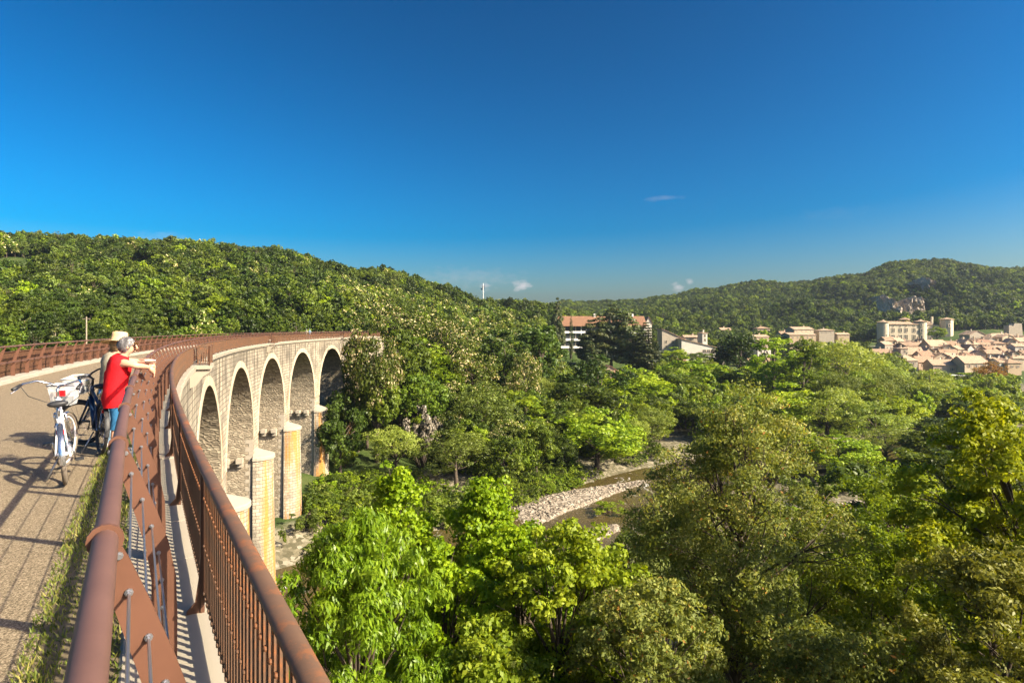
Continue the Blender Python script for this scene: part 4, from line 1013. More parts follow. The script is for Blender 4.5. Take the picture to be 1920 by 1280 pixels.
# ------------------------------------------------------------------ trees
def leaf_quads(rg, C, N, L, W, tint, droop=0.):
    """diamond leaves: centres C, facing N, length L, width W"""
    n = len(C); r = rg.normal(size=(n, 3)); 
    if droop: r = r*(1-droop)+np.array([0, 0, -1.6])*droop
    a = np.cross(N, r); a /= np.linalg.norm(a, axis=1, keepdims=True)+1e-9
    if droop: a = np.cross(a, N); a /= np.linalg.norm(a, axis=1, keepdims=True)+1e-9
    b = np.cross(N, a); L = np.broadcast_to(L, n)[:, None]; W = np.broadcast_to(W, n)[:, None]
    k = rg.uniform(-.15, .15, (n, 1))
    V = np.stack([C-a*L*.5, C+b*W*.5+a*L*k+N*W*.12, C+a*L*.5, C-b*W*.5+a*L*k+N*W*.12], 1).reshape(-1, 3)
    return V, np.arange(4*n).reshape(-1, 4), np.repeat(tint, 4)
def sub_lobes(rg, lobes, k, spread=.8):
    """break every lobe into twig clumps pushed outwards, for ragged outlines"""
    out = []; par = []
    for i, l in enumerate(lobes):
        d = rg.normal(size=(k, 3)); d /= np.linalg.norm(d, axis=1, keepdims=True)
        for q in d:
            f = rg.uniform(.45, 1.12)*spread; r = l[3]*rg.uniform(.26, .52)
            out.append((l[0]+q[0]*l[3]*f, l[1]+q[1]*l[3]*f, l[2]+q[2]*l[3]*f*l[4], r, rg.uniform(.6, 1.)*min(1., l[4]+.2))); par.append(i)
    return out, np.array(par)
def lobe_points(rg, lobes, n, centre, up=.25, shell=.45, jit=.75, gaps=.5):
    lobes = np.asarray(lobes, float); p = lobes[:, 3]**2; p /= p.sum()
    N0 = int(n*1.8); idx = rg.choice(len(lobes), N0, p=p)
    d = rg.normal(size=(N0, 3)); d /= np.linalg.norm(d, axis=1, keepdims=True)
    lb = lobes[idx]; rr = 1-shell*rg.random(N0)**1.7
    sq = lb[:, 4:5]
    off = d*lb[:, 3:4]*rr[:, None]; off[:, 2:3] *= sq
    C = lb[:, :3]+off
    o = lb[:, :3]-np.asarray(centre); o /= np.linalg.norm(o, axis=1, keepdims=True)+1e-6
    keep = (d*o).sum(1)+up*d[:, 2] > -.35*rg.random(N0)-.05
    # ragged gaps: drop leaves where a cheap 3-D wave pattern is low
    f = 5.2/np.maximum(lb[:, 3], .05)
    wv = np.sin(C[:, 0]*f+idx)*np.sin(C[:, 1]*f*1.1+2*idx)*np.sin(C[:, 2]*f*.9+idx*.7)
    keep &= wv > -gaps-.3*rg.random(N0)
    C = C[keep][:n]; d = d[keep][:n]; idx = idx[keep][:n]; rr = rr[keep][:n]
    N = d+rg.normal(size=d.shape)*jit*.6; N /= np.linalg.norm(N, axis=1, keepdims=True)
    return C, N, idx, rr
def limb_mesh(mb_args):
    m = MB()
    for pts, rs, n in mb_args: m.tube(pts, rs, n)
    return m
def curve(p0, p1, k, rg, sag=.12):
    p0 = np.array(p0); p1 = np.array(p1); L = np.linalg.norm(p1-p0); o = rg.normal(size=3)*L*sag*.5
    return [tuple(p0*(1-t)+p1*t+o*math.sin(math.pi*t)+np.array([0, 0, L*sag])*math.sin(math.pi*t)*.4) for t in np.linspace(0, 1, k)]
def gen_tree(kind, H, rg, n, leaf, wid=None, clear=None):
    """returns (limb MB, V, Q, tint) in local coordinates, base at the origin; wid = crown radius"""
    lob = []; droop = 0.; LW = .62; jit = .75; flower = 0.; up = .25; gaps = .5; sq0 = .8
    if kind in ('broad', 'acacia', 'olive', 'pale', 'dense', 'rusty'):
        wid = wid or H*rg.uniform(.34, .42); c0 = clear if clear is not None else .10
        zc = H*(c0+1)/2; hz = H*(1-c0)/2; nl = 30
        for k in range(nl):
            d = rg.normal(size=3); d /= np.linalg.norm(d); d[2] = abs(d[2])*1.0-.38*rg.random()*2 if rg.random() < .75 else d[2]
            d /= max(1e-6, np.linalg.norm(d)); r = rg.uniform(.15, .27)*wid*1.55
            q = rg.uniform(.55, .92)
            p = np.array([d[0]*(wid-r*.7)*q*1.1, d[1]*(wid-r*.7)*q*1.1, zc+d[2]*(hz-r*.6)*q*1.08])
            lob.append((*p, r*rg.uniform(.8, 1.25), rg.uniform(.65, .95)))
        lob.append((0, 0, H-.30*hz, .32*wid, .9)); centre = (0, 0, zc-hz*.25)
        if kind == 'acacia': flower = .27; LW = .6
        if kind == 'pale': LW = .32; droop = .35
        if kind == 'olive': LW = .45
    elif kind in ('poplar',):
        wid = wid or H*.17; zc = H*.56; centre = (0, 0, H*.4)
        for k in range(34):
            t = rg.uniform(.14, .97); a = rg.uniform(0, 6.283); w_ = wid*(math.sin(math.pi*min(1, .18+t*.80))**.7); r = wid*rg.uniform(.28, .48)
            lob.append((math.cos(a)*(w_-r*.5), math.sin(a)*(w_-r*.5), H*t, r, 1.25))
        up = .45
    elif kind == 'pine':
        wid = wid or H*.24; centre = (0, 0, H*.5); jit = .5; sq0 = .3; LW = .42; up = .6; gaps = .6
        for t in np.linspace(.26, .98, 15):
            w_ = wid*(1-t)**.6*1.25+.04*H; kk = max(2, int(6*(1-t)+2)); a0 = rg.uniform(0, 6.28)
            for k in range(kk):
                a = a0+6.283*k/kk+rg.normal(0, .25); q = rg.uniform(.45, .95)
                lob.append((math.cos(a)*w_*q, math.sin(a)*w_*q, H*t+rg.normal(0, .012*H), w_*rg.uniform(.36, .55)+.025*H, .36))
    elif kind == 'fir':
        wid = wid or H*.22; centre = (0, 0, H*.4); LW = .42; up = .5; gaps = .6
        for t in np.linspace(.10, .97, 20):
            w_ = wid*(1-t)**.85+.02*H; kk = max(3, int(7*(1-t)+2)); a0 = rg.uniform(0, 6.28)
            for k in range(kk):
                a = a0+6.283*k/kk+rg.normal(0, .2); q = rg.uniform(.5, .9)
                lob.append((math.cos(a)*w_*q, math.sin(a)*w_*q, H*t-.02*H*q, w_*rg.uniform(.3, .42)+.012*H, .4))
    elif kind == 'cypress':
        wid = wid or H*.075; centre = (0, 0, H*.5); up = .4; gaps = .9
        for t in np.linspace(.05, .98, 18):
            w_ = wid*(math.sin(math.pi*(.12+.84*t))**.6); lob.append((rg.normal(0, .15)*w_, rg.normal(0, .15)*w_, H*t, w_, 1.6))
    elif kind in ('bush', 'twig'):
        wid = wid or H*.7; centre = (0, 0, H*.15)
        for k in range(16):
            a = rg.uniform(0, 6.283); q = math.sqrt(rg.random())*.8; r = rg.uniform(.22, .4)*wid*.8
            lob.append((math.cos(a)*q*wid, math.sin(a)*q*wid, max(r*.4, H*(1-.55*q*q)*rg.uniform(.5, 1)-r*.7), r, .9))
        gaps = .35
    big = lob
    if kind not in ('pine', 'fir', 'cypress'):
        sl, par = sub_lobes(rg, lob, 8 if n > 3000 else 4, .85); C, N, idx, rr = lobe_points(rg, sl, n, centre, up, .7, jit, 2.); idx = par[idx]
    else: C, N, idx, rr = lobe_points(rg, lob, n, centre, up, .5, jit, gaps)
    if kind in ('bush', 'twig'): C[:, 2] = np.maximum(C[:, 2], .03)
    m_ = len(C)
    lr = rg.random(len(lob))
    if flower:
        fl = (rg.random(m_) < flower*(lr[idx]*1.6)) & (rr > .72)
        tint = np.where(fl, rg.uniform(.72, 1., m_), np.clip(.05+.5*lr[idx]*.7+rg.random(m_)*.26, 0, .64))
    else: tint = np.clip(.1+.38*lr[idx]+rg.random(m_)*.45+.12*(rr-.7), 0, 1)
    s = leaf*rg.uniform(.6, 1.3, m_)
    V, Q, T = leaf_quads(rg, C, N, s, s*LW, tint, droop)
    limbs = []
    if kind not in ('bush', 'twig', 'cypress'):
        tr = H*.022; topz = H*(.85 if kind in ('pine', 'fir', 'poplar') else .62)
        tk = curve((0, 0, -.8), (rg.normal(0, .02)*H, rg.normal(0, .02)*H, topz), 6, rg, .04)
        limbs.append((tk, [tr*1.25, tr, tr*.85, tr*.7, tr*.5, tr*.25], 7))
        ch = rg.choice(len(lob), min(11, len(lob)), replace=False)
        for j in ch:
            p = np.array(lob[j][:3]); f = float(np.clip(p[2]/topz*.62, .25, .95)); i0 = f*5; ia = int(i0); b = np.array(tk[ia])*(1-i0+ia)+np.array(tk[min(ia+1, 5)])*(i0-ia)
            limbs.append((curve(b, p*.96, 4, rg, .1), [tr*.42, tr*.3, tr*.2, tr*.08], 5))
    else:
        for j in range(4 if kind == 'bush' else 10):
            p = lob[j % len(lob)][:3]; limbs.append((curve((0, 0, -.3), p, 3, rg, .1), [H*.02, H*.014, H*.006], 4))
    return limb_mesh(limbs), V, Q, T
def tree_meshes(name, kind, leafmat, H, seed, n, leaf, bark=BARK, **kw):
    rg = np.random.default_rng(seed); lm, V, Q, T = gen_tree(kind, H, rg, n, leaf, **kw)
    tr = bpy.data.meshes.new(name+"_trunk"); tr.from_pydata(lm.v, [], lm.f); tr.materials.append(bark)
    tr.polygons.foreach_set("use_smooth", [True]*len(tr.polygons))
    return tr, np_mesh(name+"_crown", V, Q, leafmat, tint=T)
def merged(name, kind, leafmat, H, seed, n, leaf, bark=BARK, **kw):
    """trunk and crown in one mesh for the far woods"""
    rg = np.random.default_rng(seed); lm, V, Q, T = gen_tree(kind, H, rg, n, leaf, **kw)
    fv = np.array(lm.v); fq = np.array([f for f in lm.f if len(f) == 4])
    return np_mesh(name, np.concatenate([V, fv]), np.concatenate([Q, fq+len(V)]), [leafmat, bark], mi=[0]*len(Q)+[1]*len(fq), tint=np.concatenate([T, np.zeros(len(fv))]))
def put_tree(name, meshes, loc, sc, rz, label, cat="tree", group=None):
    e = bpy.data.objects.new(name, None); e.empty_display_size = .2; COL.objects.link(e)
    e.location = loc; e.scale = sc; e.rotation_euler = (0, 0, rz); tag(e, label, cat, group)
    for nm, me in zip(("trunk", "crown"), meshes): link(bpy.data.objects.new(nm, me), e)
    return e
# mid-distance prototypes, 10 m tall
PB = {}
def proto(key, *a, **k): PB.setdefault(key, []).append(tree_meshes(key, *a, **k))
NM = 7000; LM = .36
for sd_ in (1, 2, 3): proto('mid', 'broad', G['mid'], 10, sd_, NM, LM)
for sd_ in (4, 5, 6): proto('dark', 'broad', G['dark'], 10, sd_, NM, LM)
for sd_ in (7, 8, 9): proto('bright', 'broad', G['bright'], 10, sd_, NM, LM)
for sd_ in (10, 11): proto('acacia', 'acacia', G['acacia'], 10, sd_, NM, .27)
for sd_ in (12, 13): proto('olive', 'olive', G['olive'], 10, sd_, NM, .28)
for sd_ in (14, 15): proto('pale', 'pale', G['pale'], 10, sd_, NM, .34)
for sd_ in (16, 17): proto('poplar', 'poplar', G['bright'], 10, sd_, NM, .26, wid=2.4)
for sd_ in (18, 19): proto('pine', 'pine', G['pine'], 10, sd_, 11000, .46, bark=BARKP)
for sd_ in (20,): proto('fir', 'fir', G['pine'], 10, sd_, 11000, .40)
proto('cypress', 'cypress', G['dark'], 10, 21, 2500, .2)
for sd_ in (22, 23): proto('bush', 'bush', G['bright'], 3, sd_, 3200, .17)
for sd_ in (24, 25): proto('bushpale', 'bush', G['pale'], 3, sd_, 3200, .17)
for sd_ in (29, 30): proto('bushdark', 'bush', G['mid'], 3, sd_, 3200, .17)
proto('twig', 'twig', G['twig'], 3, 26, 2600, .22)
proto('rusty', 'broad', G['rust'], 10, 27, NM, .3)
NAMES = dict(mid='broadleaf_tree', dark='broadleaf_tree', bright='broadleaf_tree', acacia='acacia_tree', olive='olive_green_tree', pale='willow_tree', poplar='poplar_tree', pine='pine_tree', fir='cedar_tree', cypress='cypress_tree', bush='shrub', bushpale='shrub', bushdark='shrub', twig='dead_shrub', rusty='broadleaf_tree')
PLACED = []
def mid_tree(px, top, Y, wpx, kind, label, group=None, cat=None, z0=None):
    X = (px-960)/F*Y; g = gz(X, Y) if z0 is None else z0; zt = CZ-(top-HY)/F*Y
    h = max(1.2, zt-g)*1.05; b = 3. if kind.startswith('bush') or kind == 'twig' else 10.
    r0 = {'poplar': 2.4, 'pine': 2.6, 'fir': 2.3, 'cypress': .75, 'bush': 2.3, 'bushpale': 2.3, 'bushdark': 2.3, 'twig': 2.3}.get(kind, 3.35)
    sx = wpx/F*Y/2/r0; v = rnd.randrange(len(PB[kind]))
    PLACED.append((X, Y, wpx/F*Y/2))
    return put_tree(NAMES[kind], PB[kind][v], (X, Y, g), (sx, sx, h/b), rnd.uniform(0, 6.28), label, cat or ("shrub" if b == 3. else "tree"), group)

# ---- trees one can tell apart in the middle distance
A = 'trees round the viaduct foot'; B_ = 'blossoming acacias beside the far end of the viaduct'
for t in (
    (688, 640, 114, 96, 'acacia', "pale blossoming acacia hiding the last arch of the viaduct"),
    (706, 592, 108, 120, 'acacia', "pale acacia rising over the very end of the viaduct"),
    (752, 618, 121, 110, 'mid', "leafy tree beside the very end of the viaduct"),
    (706, 690, 108, 90, 'mid', "leafy tree in front of the last pier"),
    (638, 742, 101, 84, 'dark', "dark green tree pressed against the outermost visible pier"),
    (672, 700, 112, 96, 'dark', "dark tree just below the last arch"),
    (770, 632, 138, 150, 'bright', "feathery green tree with wide layered crown right of the last arch"),
    (742, 560, 168, 120, 'acacia', "acacia with cream blossom above the end of the parapet"),
    (838, 590, 160, 120, 'acacia', "tall acacia covered in cream blossom on the slope"),
    (884, 640, 141, 110, 'acacia', "cream flowered acacia in the middle of the slope"),
    (985, 652, 142, 56, 'acacia', "slender pale acacia standing alone in front of dark trees"),
    (945, 622, 152, 110, 'dark', "dark rounded tree left of the slender acacia"),
    (1010, 612, 172, 110, 'dark', "large dark crown left of the long red-roofed building"),
    (1120, 668, 166, 120, 'dark', "dark crown below the pines"),
    (905, 715, 120, 130, 'olive', "olive green tree above the far river bank"),
    (785, 700, 118, 110, 'mid', "mid green tree below the blossoming acacias"),
    (790, 762, 108, 110, 'twig', "bare greyish brush with dead twigs"),
    (985, 745, 128, 96, 'bright', "bright tree beside the blue tarp"),
    (1075, 712, 146, 150, 'mid', "broad green tree over the river bend"),
    (1180, 690, 172, 140, 'bright', "round bright green tree below the small red roofs"),
    (1240, 690, 188, 130, 'mid', "round green crown left of the riverside meadow"),
    (1118, 765, 119, 150, 'bright', "layered bright green tree overhanging the river"),
    (1222, 762, 138, 90, 'pale', "pale willow at the edge of the riverside meadow"),
    (742, 796, 101, 96, 'pale', "grey-green willow nearest the gravel by the piers"),
    (858, 800, 100, 130, 'olive', "olive willow spreading above the river bank"),
    (945, 815, 101, 84, 'mid', "small dark tree over the bank of bushes"),
    (1300, 668, 204, 120, 'bright', "bright tree below the white gabled house"),
    (1385, 626, 236, 96, 'dark', "dark round tree right of the white gabled house"),
    (1300, 752, 152, 90, 'mid', "green tree behind the riverside meadow"),
    (1365, 694, 192, 110, 'bright', "bright green tree left of the poplars"),
    (1452, 636, 190, 110, 'poplar', "tallest bright poplar on the left of the poplar clump"),
    (1512, 650, 178, 100, 'poplar', "bright poplar in the middle of the clump"),
    (1585, 634, 198, 130, 'pale', "tall pale tree just left of the castle"),
    (1640, 672, 205, 80, 'pale', "pale tree below the castle's round tower"),
    (1548, 722, 146, 130, 'pale', "pale willow on the far bank behind the big oak"),
    (1482, 716, 152, 130, 'bright', "bright round tree below the poplars"),
    (1418, 738, 150, 110, 'olive', "olive tree left of the bright round tree"),
    (1640, 752, 141, 130, 'pale', "pale willow leaning over the upstream water"),
    (1742, 690, 192, 100, 'pale', "yellow-green tree in front of the village houses"),
    (1692, 676, 262, 40, 'bright', "small round bright tree among the village roofs"),
    (1684, 740, 160, 90, 'bright', "bright tree above the dark river bend"),
    (1800, 742, 178, 110, 'dark', "shaded dark tree below the village terrace"),
    (1868, 752, 165, 110, 'dark', "shaded dark tree at the right edge below the village"),
    (1746, 784, 150, 90, 'dark', "shaded low tree over the upstream water"),
    (1858, 678, 255, 56, 'rusty', "reddish brown tree in front of the village houses"),
    (1757, 611, 415, 30, 'bright', "round green tree in front of the castle courtyard"),
    (1148, 578, 262, 74, 'pine', "tallest dark pine in front of the red-roofed building"),
    (1118, 596, 258, 60, 'pine', "dark pine on the left of the pine group"),
    (1178, 592, 256, 64, 'pine', "dark pine on the right of the pine group"),
    (1212, 606, 246, 76, 'fir', "wide grey-green cedar right of the pines"),
    (1108, 640, 250, 44, 'fir', "small dark fir at the foot of the pines"),
    (1071, 597, 305, 9, 'cypress', "thin dark cypress in front of the red-roofed building"),
    (1764, 563, 470, 20, 'fir', "left of two conifers behind the castle"),
    (1780, 557, 470, 24, 'fir', "right and taller of two conifers behind the castle"),
    (1500, 640, 320, 60, 'mid', "tree in front of the villa left of the castle"),
    (1555, 642, 322, 60, 'bright', "bright tree in front of the flat-roofed grey house"),
    (1608, 640, 322, 56, 'mid', "tree in front of the long low roof beside the castle"),
    (1262, 650, 286, 50, 'bright', "bright tree below the dark timber house"),
    (1310, 660, 280, 60, 'mid', "low tree below the white house with the falling roof"),
    (1600, 862, 62, 200, 'mid', "shaded tree hiding the upstream river bend"),
    (1770, 850, 66, 200, 'mid', "shaded tree right of the upstream river bend"),
    (1480, 800, 116, 150, 'bright', "bright tree on the far bank right behind the big oak's top"),
    (1660, 800, 118, 130, 'pale', "pale willow screening the upstream water"),
    (1575, 812, 112, 120, 'bright', "bright low tree at the water's edge behind the big oak"),
    (1750, 800, 112, 130, 'mid', "green tree in the shade at the water's edge upstream"),
    (1840, 790, 110, 140, 'mid', "green tree in the shade right of the upstream water"),
    (1045, 565, 300, 24, 'pine', "pine standing out on the skyline left of the red roof"),
): mid_tree(*t)
# ---- bank shrubs
rg_ = np.random.default_rng(31)
nb = 0
def shrub_label(px, side, kd, h):
    c = dict(bush="bright green", bushpale="pale", bushdark="mid green")[kd]; sz = "low" if h < 2.2 else "tall"
    zn = "beside the viaduct piers" if px < 720 else ("left of the gravel bar" if px < 940 else ("behind the gravel bar" if px < 1240 else ("by the riverside meadow" if px < 1500 else "by the upstream bend")))
    l = f"{sz} {c} shrub on the {'far' if side > 0 else 'near'} river bank {zn}"; return l, "shrub", "bank shrubs "+zn
for i in range(900):
    k = rg_.integers(22, len(RP)-30); p = RP[k]; t = RP[k+1]-RP[k-1]; t = t/np.hypot(*t); n = np.array([-t[1], t[0]])
    side = 1 if rg_.random() < .8 else -1
    d = rg_.uniform(10.5, 20)*side if side > 0 else -rg_.uniform(12, 24)
    X, Y = p+n*d
    if Y < 55 or Y > 180: continue
    px = 960+F*X/Y
    if px > 2000 or px < 560: continue
    if any(math.hypot(X-a, Y-b) < c*.5 for a, b, c in PLACED): continue
    if X < -8 and Y < 98 and side > 0 and rg_.random() < .6: continue
    if px > 1240 and px < 1310 and Y > 118 and side > 0: continue
    g = gz(X, Y)
    if g < -26.2: continue
    kd = ['bush', 'bushpale', 'bush', 'bushdark'][rg_.integers(0, 4)]; h = rg_.uniform(1.2, 3.2); sx = rg_.uniform(.55, 1.15)
    put_tree('shrub', PB[kd][rg_.integers(0, 2)], (X, Y, g-.1), (sx, sx, h/3), rg_.uniform(0, 6.28), *shrub_label(px, side, kd, h)); nb += 1
    if nb > 170: break
for (px, py, Y, w_, kd, lab) in ((1142, 938, 90, 90, 'bush', "light green bush on the shingle island in the river"), (528, 986, 74, 22, 'bushdark', "small bush at the foot of the round pier"),
                                (620, 940, 86, 60, 'bushdark', "low bush on the gravel beside the piers"), (625, 885, 92, 90, 'bushdark', "dark bush in the shade of the viaduct"), (1668, 868, 112, 120, 'bushdark', "shaded bush on the upstream gravel"),
                                (1600, 905, 100, 90, 'bushdark', "shaded bush between the upstream gravel bars")):
    X = (px-960)/F*Y; zt = CZ-(py-HY)/F*Y; g = max(gz(X, Y), -26.0); h = max(.9, zt-g); s_ = w_/F*Y/2/2.3
    put_tree('shrub', PB[kd][0], (X, Y, g), (s_, s_, h/3), 1., lab, "shrub")

# ---- scattered woods on the slopes
HOUSE_XY = []   # filled by the village
def excl(px, Y, X):
    if 1636 < px < 1960 and 262 < Y < 452: return True
    if 1470 < px <= 1640 and 330 < Y < 440: return True
    if 1230 < px < 1480 and 245 < Y < 345: return True
    if 1035 < px < 1240 and 215 < Y < 345: return True
    if 1240 < px < 1330 and 118 < Y < 150: return True
    if 1690 < px < 1745 and 528 < Y < 575: return True
    return False
def scatter(seed, n, px0, px1, Y0, Y1, mind, kinds, hr, keepfn=None, clear_=0., road=6.5, rmin=15.):
    rg = np.random.default_rng(seed); out = []; grid = {}
    PX = rg.uniform(px0, px1, n); YY = np.sqrt(rg.uniform(Y0*Y0, Y1*Y1, n)); XX = (PX-960)/F*YY; ZZ = ground(XX, YY); RD = river_d(XX, YY)
    ks = list(kinds); pr = np.array([kinds[k] for k in ks]); pr = pr/pr.sum()
    for i in range(n):
        X, Y = XX[i], YY[i]
        if RD[i] < rmin or excl(PX[i], Y, X): continue
        if clear_ and math.sin(X*.031+2.)+math.sin(Y*.037+X*.011)+.7*math.sin(X*.09+Y*.06) > clear_: continue
        if keepfn and not keepfn(PX[i], Y, ZZ[i]): continue
        md = mind*(1 if Y < 330 else 1.12)*(.8+.45*float(rg.random())); c = (int(X//md), int(Y//md)); bad = False
        for a in (-1, 0, 1):
            for b in (-1, 0, 1):
                for q in grid.get((c[0]+a, c[1]+b), ()):
                    if (q[0]-X)**2+(q[1]-Y)**2 < md*md: bad = True
        if bad: continue
        # keep clear of the viaduct
        if Y < 175 and X < 0:
            cx_, cy_ = math.sin(TH0)*S1+RAD*math.cos(TH0), math.cos(TH0)*S1-RAD*math.sin(TH0)
            dr = math.hypot(X-cx_, Y-cy_)-RAD
            if -road < dr < road+4. and ZZ[i] < -3: continue
        if any(math.hypot(X-a, Y-b) < (c2+1.2)*.75 for a, b, c2 in PLACED): continue
        grid.setdefault(c, []).append((X, Y))
        k = ks[rg.choice(len(ks), p=pr)]; h = hr[0]+(hr[1]-hr[0])*float(np.clip(rg.beta(1.6, 2.)+.16*math.sin(X*.045+1)*math.sin(Y*.05), 0, 1.15))
        if k in ('bush', 'bushdark', 'bushpale'): h *= .42
        out.append((X, Y, ZZ[i], k, h, rg.uniform(.85, 1.2), rg.uniform(0, 6.28)))
    return out
WL = scatter(1, 20000, -420, 1010, 100, 470, 5.2, dict(mid=.30, dark=.52, bright=.05, olive=.08, acacia=.02, bushdark=.07, pine=.02), (4.5, 12.5), lambda px, Y, z: not (px < 330 and Y < 70) and not (px > 640 and Y < 118) and z < 62, clear_=1.5)
WS = scatter(2, 2500, 640, 1060, 108, 300, 4.6, dict(acacia=.22, mid=.36, dark=.18, bright=.14, olive=.08), (7.5, 12))
WM = scatter(3, 4000, 1010, 1900, 122, 330, 5.6, dict(mid=.20, bright=.48, pale=.20, olive=.08, dark=.04), (7, 11.5), lambda px, Y, z: not (px > 1640 and Y > 235))
WC = scatter(7, 300, 1500, 1680, 170, 260, 6.5, dict(pale=.5, bright=.35, olive=.15), (12, 17))
WR = scatter(4, 52000, 980, 2160, 330, 960, 6.0, dict(mid=.40, dark=.44, bright=.05, olive=.10, pine=.02), (5., 13.0))
WB = scatter(9, 6000, 560, 1130, 78, 150, 2.7, dict(bush=.3, bushdark=.5, bushpale=.2), (4.5, 9.5), None, 0., 3.2, 10.5)
WB2 = scatter(10, 4000, 1150, 1960, 112, 240, 3.6, dict(bush=.4, bushdark=.3, bushpale=.3), (4.5, 9.0), None, 0., 6.5, 12.)
lab = {'acacia': ("blossoming acacia in the wood beside the far end of the viaduct", "acacias of the slope beside the viaduct"),
       'L': ("leafy tree in the dense wood on the left hillside", "trees of the left hillside wood"), 'S': ("leafy tree on the slope between the viaduct end and the river", "trees of the slope beyond the viaduct"),
       'M': ("leafy tree in the belt of trees between river and village", "trees between river and village")}
ALL = [(t, 'L') for t in WL]+[(t, 'S') for t in WS]+[(t, 'M') for t in WM+WC]
def app(t): return t[4]/t[1]
vis = [q for q in ALL if -20 < 960+F*q[0][0]/q[0][1] < 1940]
vis.sort(key=lambda q: -app(q[0])-(.004 if q[1] != 'L' else 0))
NEAR = vis[:270]; nearset = {id(q[0]) for q in NEAR}
ADJ = dict(mid="mid green", dark="dark green", bright="bright green", olive="olive green", pale="pale grey-green", acacia="cream-blossomed", pine="dark needled", poplar="bright green", bushdark="mid green", bush="bright green", bushpale="pale")
for t, g in NEAR:
    X, Y, z, k, h, ws, rz = t; b = 3. if k.startswith('bush') else 10.; px = 960+F*X/Y
    size = "small" if h < 7 else ("tall" if h > 9.5 else "middling"); noun = "shrub" if b == 3. else ("acacia" if k == 'acacia' else "tree")
    if g == 'L':
        zone = "behind the left handrail" if px < 250 else ("behind the parapet's middle" if px < 560 else "above the parapet's far end"); lvl = "low" if Y < 140 else ("midway up" if Y < 200 else "high")
        l = f"{size} {ADJ[k]} {noun} {lvl} on the left hillside, {zone}"
    elif g == 'S':
        zone = "right beside the last arch" if px < 760 else ("left of the slender acacia" if px < 960 else "left of the red-roofed building"); l = f"{size} {ADJ[k]} {noun} {'low' if Y < 170 else 'high'} on the slope, {zone}"
    else:
        zone = "below the pines" if px < 1230 else ("below the white gabled house" if px < 1420 else ("round the poplar clump" if px < 1620 else "below the castle")); l = f"{size} {ADJ[k]} {noun} {'near the river' if Y < 170 else 'away from the river'}, {zone}"
    put_tree(NAMES[k], rnd.choice(PB[k]), (X, Y, z-.15), (h/b*ws,)*2+(h/b,), rz, l, "shrub" if b == 3. else "tree", l.split(" ", 1)[1]+"s alike")
# far woods: one object each, trees instanced on its points
fcol = bpy.data.collections.new("far_tree_kinds")
KI = {}
def fproto(key, *a, **k):
    o = bpy.data.objects.new("k%02d_%s" % (len(fcol.objects), key), merged("far_"+key, *a, **k)); KI.setdefault(key, []).append(len(fcol.objects)); fcol.objects.link(o)
NF = 1500; LF = .75
for s_ in (41, 42, 43): fproto('mid', 'broad', G['mid'], 10, s_, NF, LF)
for s_ in (44, 45): fproto('dark', 'broad', G['dark'], 10, s_, NF, LF)
for s_ in (46, 47): fproto('bright', 'broad', G['bright'], 10, s_, NF, LF)
fproto('olive', 'olive', G['olive'], 10, 48, NF, LF); fproto('acacia', 'acacia', G['acacia'], 10, 49, NF, LF); fproto('pine', 'pine', G['pine'], 10, 50, NF, .5)
fproto('pale', 'pale', G['pale'], 10, 51, NF, LF); fproto('bushdark', 'bush', G['mid'], 10, 52, 2600, .5, wid=7); fproto('bush', 'bush', G['bright'], 10, 53, 2600, .5, wid=7); fproto('bushpale', 'bush', G['pale'], 10, 54, 2600, .5, wid=7)
def wood(name, items, label):
    n = len(items); me = bpy.data.meshes.new(name); me.vertices.add(n)
    me.vertices.foreach_set("co", np.array([(t[0], t[1], t[2]-.2) for t in items], np.float32).ravel())
    for nm, ty, vals in (("idx", 'INT', [KI[t[3]][rnd.randrange(len(KI[t[3]]))] for t in items]), ("rot", 'FLOAT', [t[6] for t in items])):
        a = me.attributes.new(nm, ty, 'POINT'); a.data.foreach_set("value", vals)
    a = me.attributes.new("scl", 'FLOAT_VECTOR', 'POINT'); a.data.foreach_set("vector", np.array([(t[4]/10*t[5], t[4]/10*t[5], t[4]/10) for t in items], np.float32).ravel())
    o = link(bpy.data.objects.new(name, me)); tag(o, label, "wood", kind="stuff")
    ng = bpy.data.node_groups.new("plant_"+name, 'GeometryNodeTree')
    ng.interface.new_socket("Geometry", in_out='INPUT', socket_type='NodeSocketGeometry'); ng.interface.new_socket("Geometry", in_out='OUTPUT', socket_type='NodeSocketGeometry')
    N = ng.nodes; gi = N.new("NodeGroupInput"); go = N.new("NodeGroupOutput"); ci = N.new("GeometryNodeCollectionInfo"); ip = N.new("GeometryNodeInstanceOnPoints")
    ci.inputs["Collection"].default_value = fcol; ci.inputs["Separate Children"].default_value = True; ci.inputs["Reset Children"].default_value = True
    def attr(nm, ty):
        x = N.new("GeometryNodeInputNamedAttribute"); x.data_type = ty; x.inputs["Name"].default_value = nm; return x.outputs["Attribute"]
    cx = N.new("ShaderNodeCombineXYZ"); ng.links.new(attr("rot", 'FLOAT'), cx.inputs[2])
    er = N.new("FunctionNodeEulerToRotation"); ng.links.new(cx.outputs[0], er.inputs[0])
    ng.links.new(gi.outputs[0], ip.inputs["Points"]); ng.links.new(ci.outputs[0], ip.inputs["Instance"]); ip.inputs["Pick Instance"].default_value = True
    ng.links.new(attr("idx", 'INT'), ip.inputs["Instance Index"]); ng.links.new(er.outputs[0], ip.inputs["Rotation"]); ng.links.new(attr("scl", 'FLOAT_VECTOR'), ip.inputs["Scale"])
    ng.links.new(ip.outputs[0], go.inputs[0])
    md = o.modifiers.new("plant", 'NODES'); md.node_group = ng
    return o
wood("hillside_woodland", [t for t, g in ALL if id(t) not in nearset]+WB+WB2, "dense green wood covering the left hill and its slopes")
wood("far_woodland", WR, "dense green wood covering the far hills behind the village")

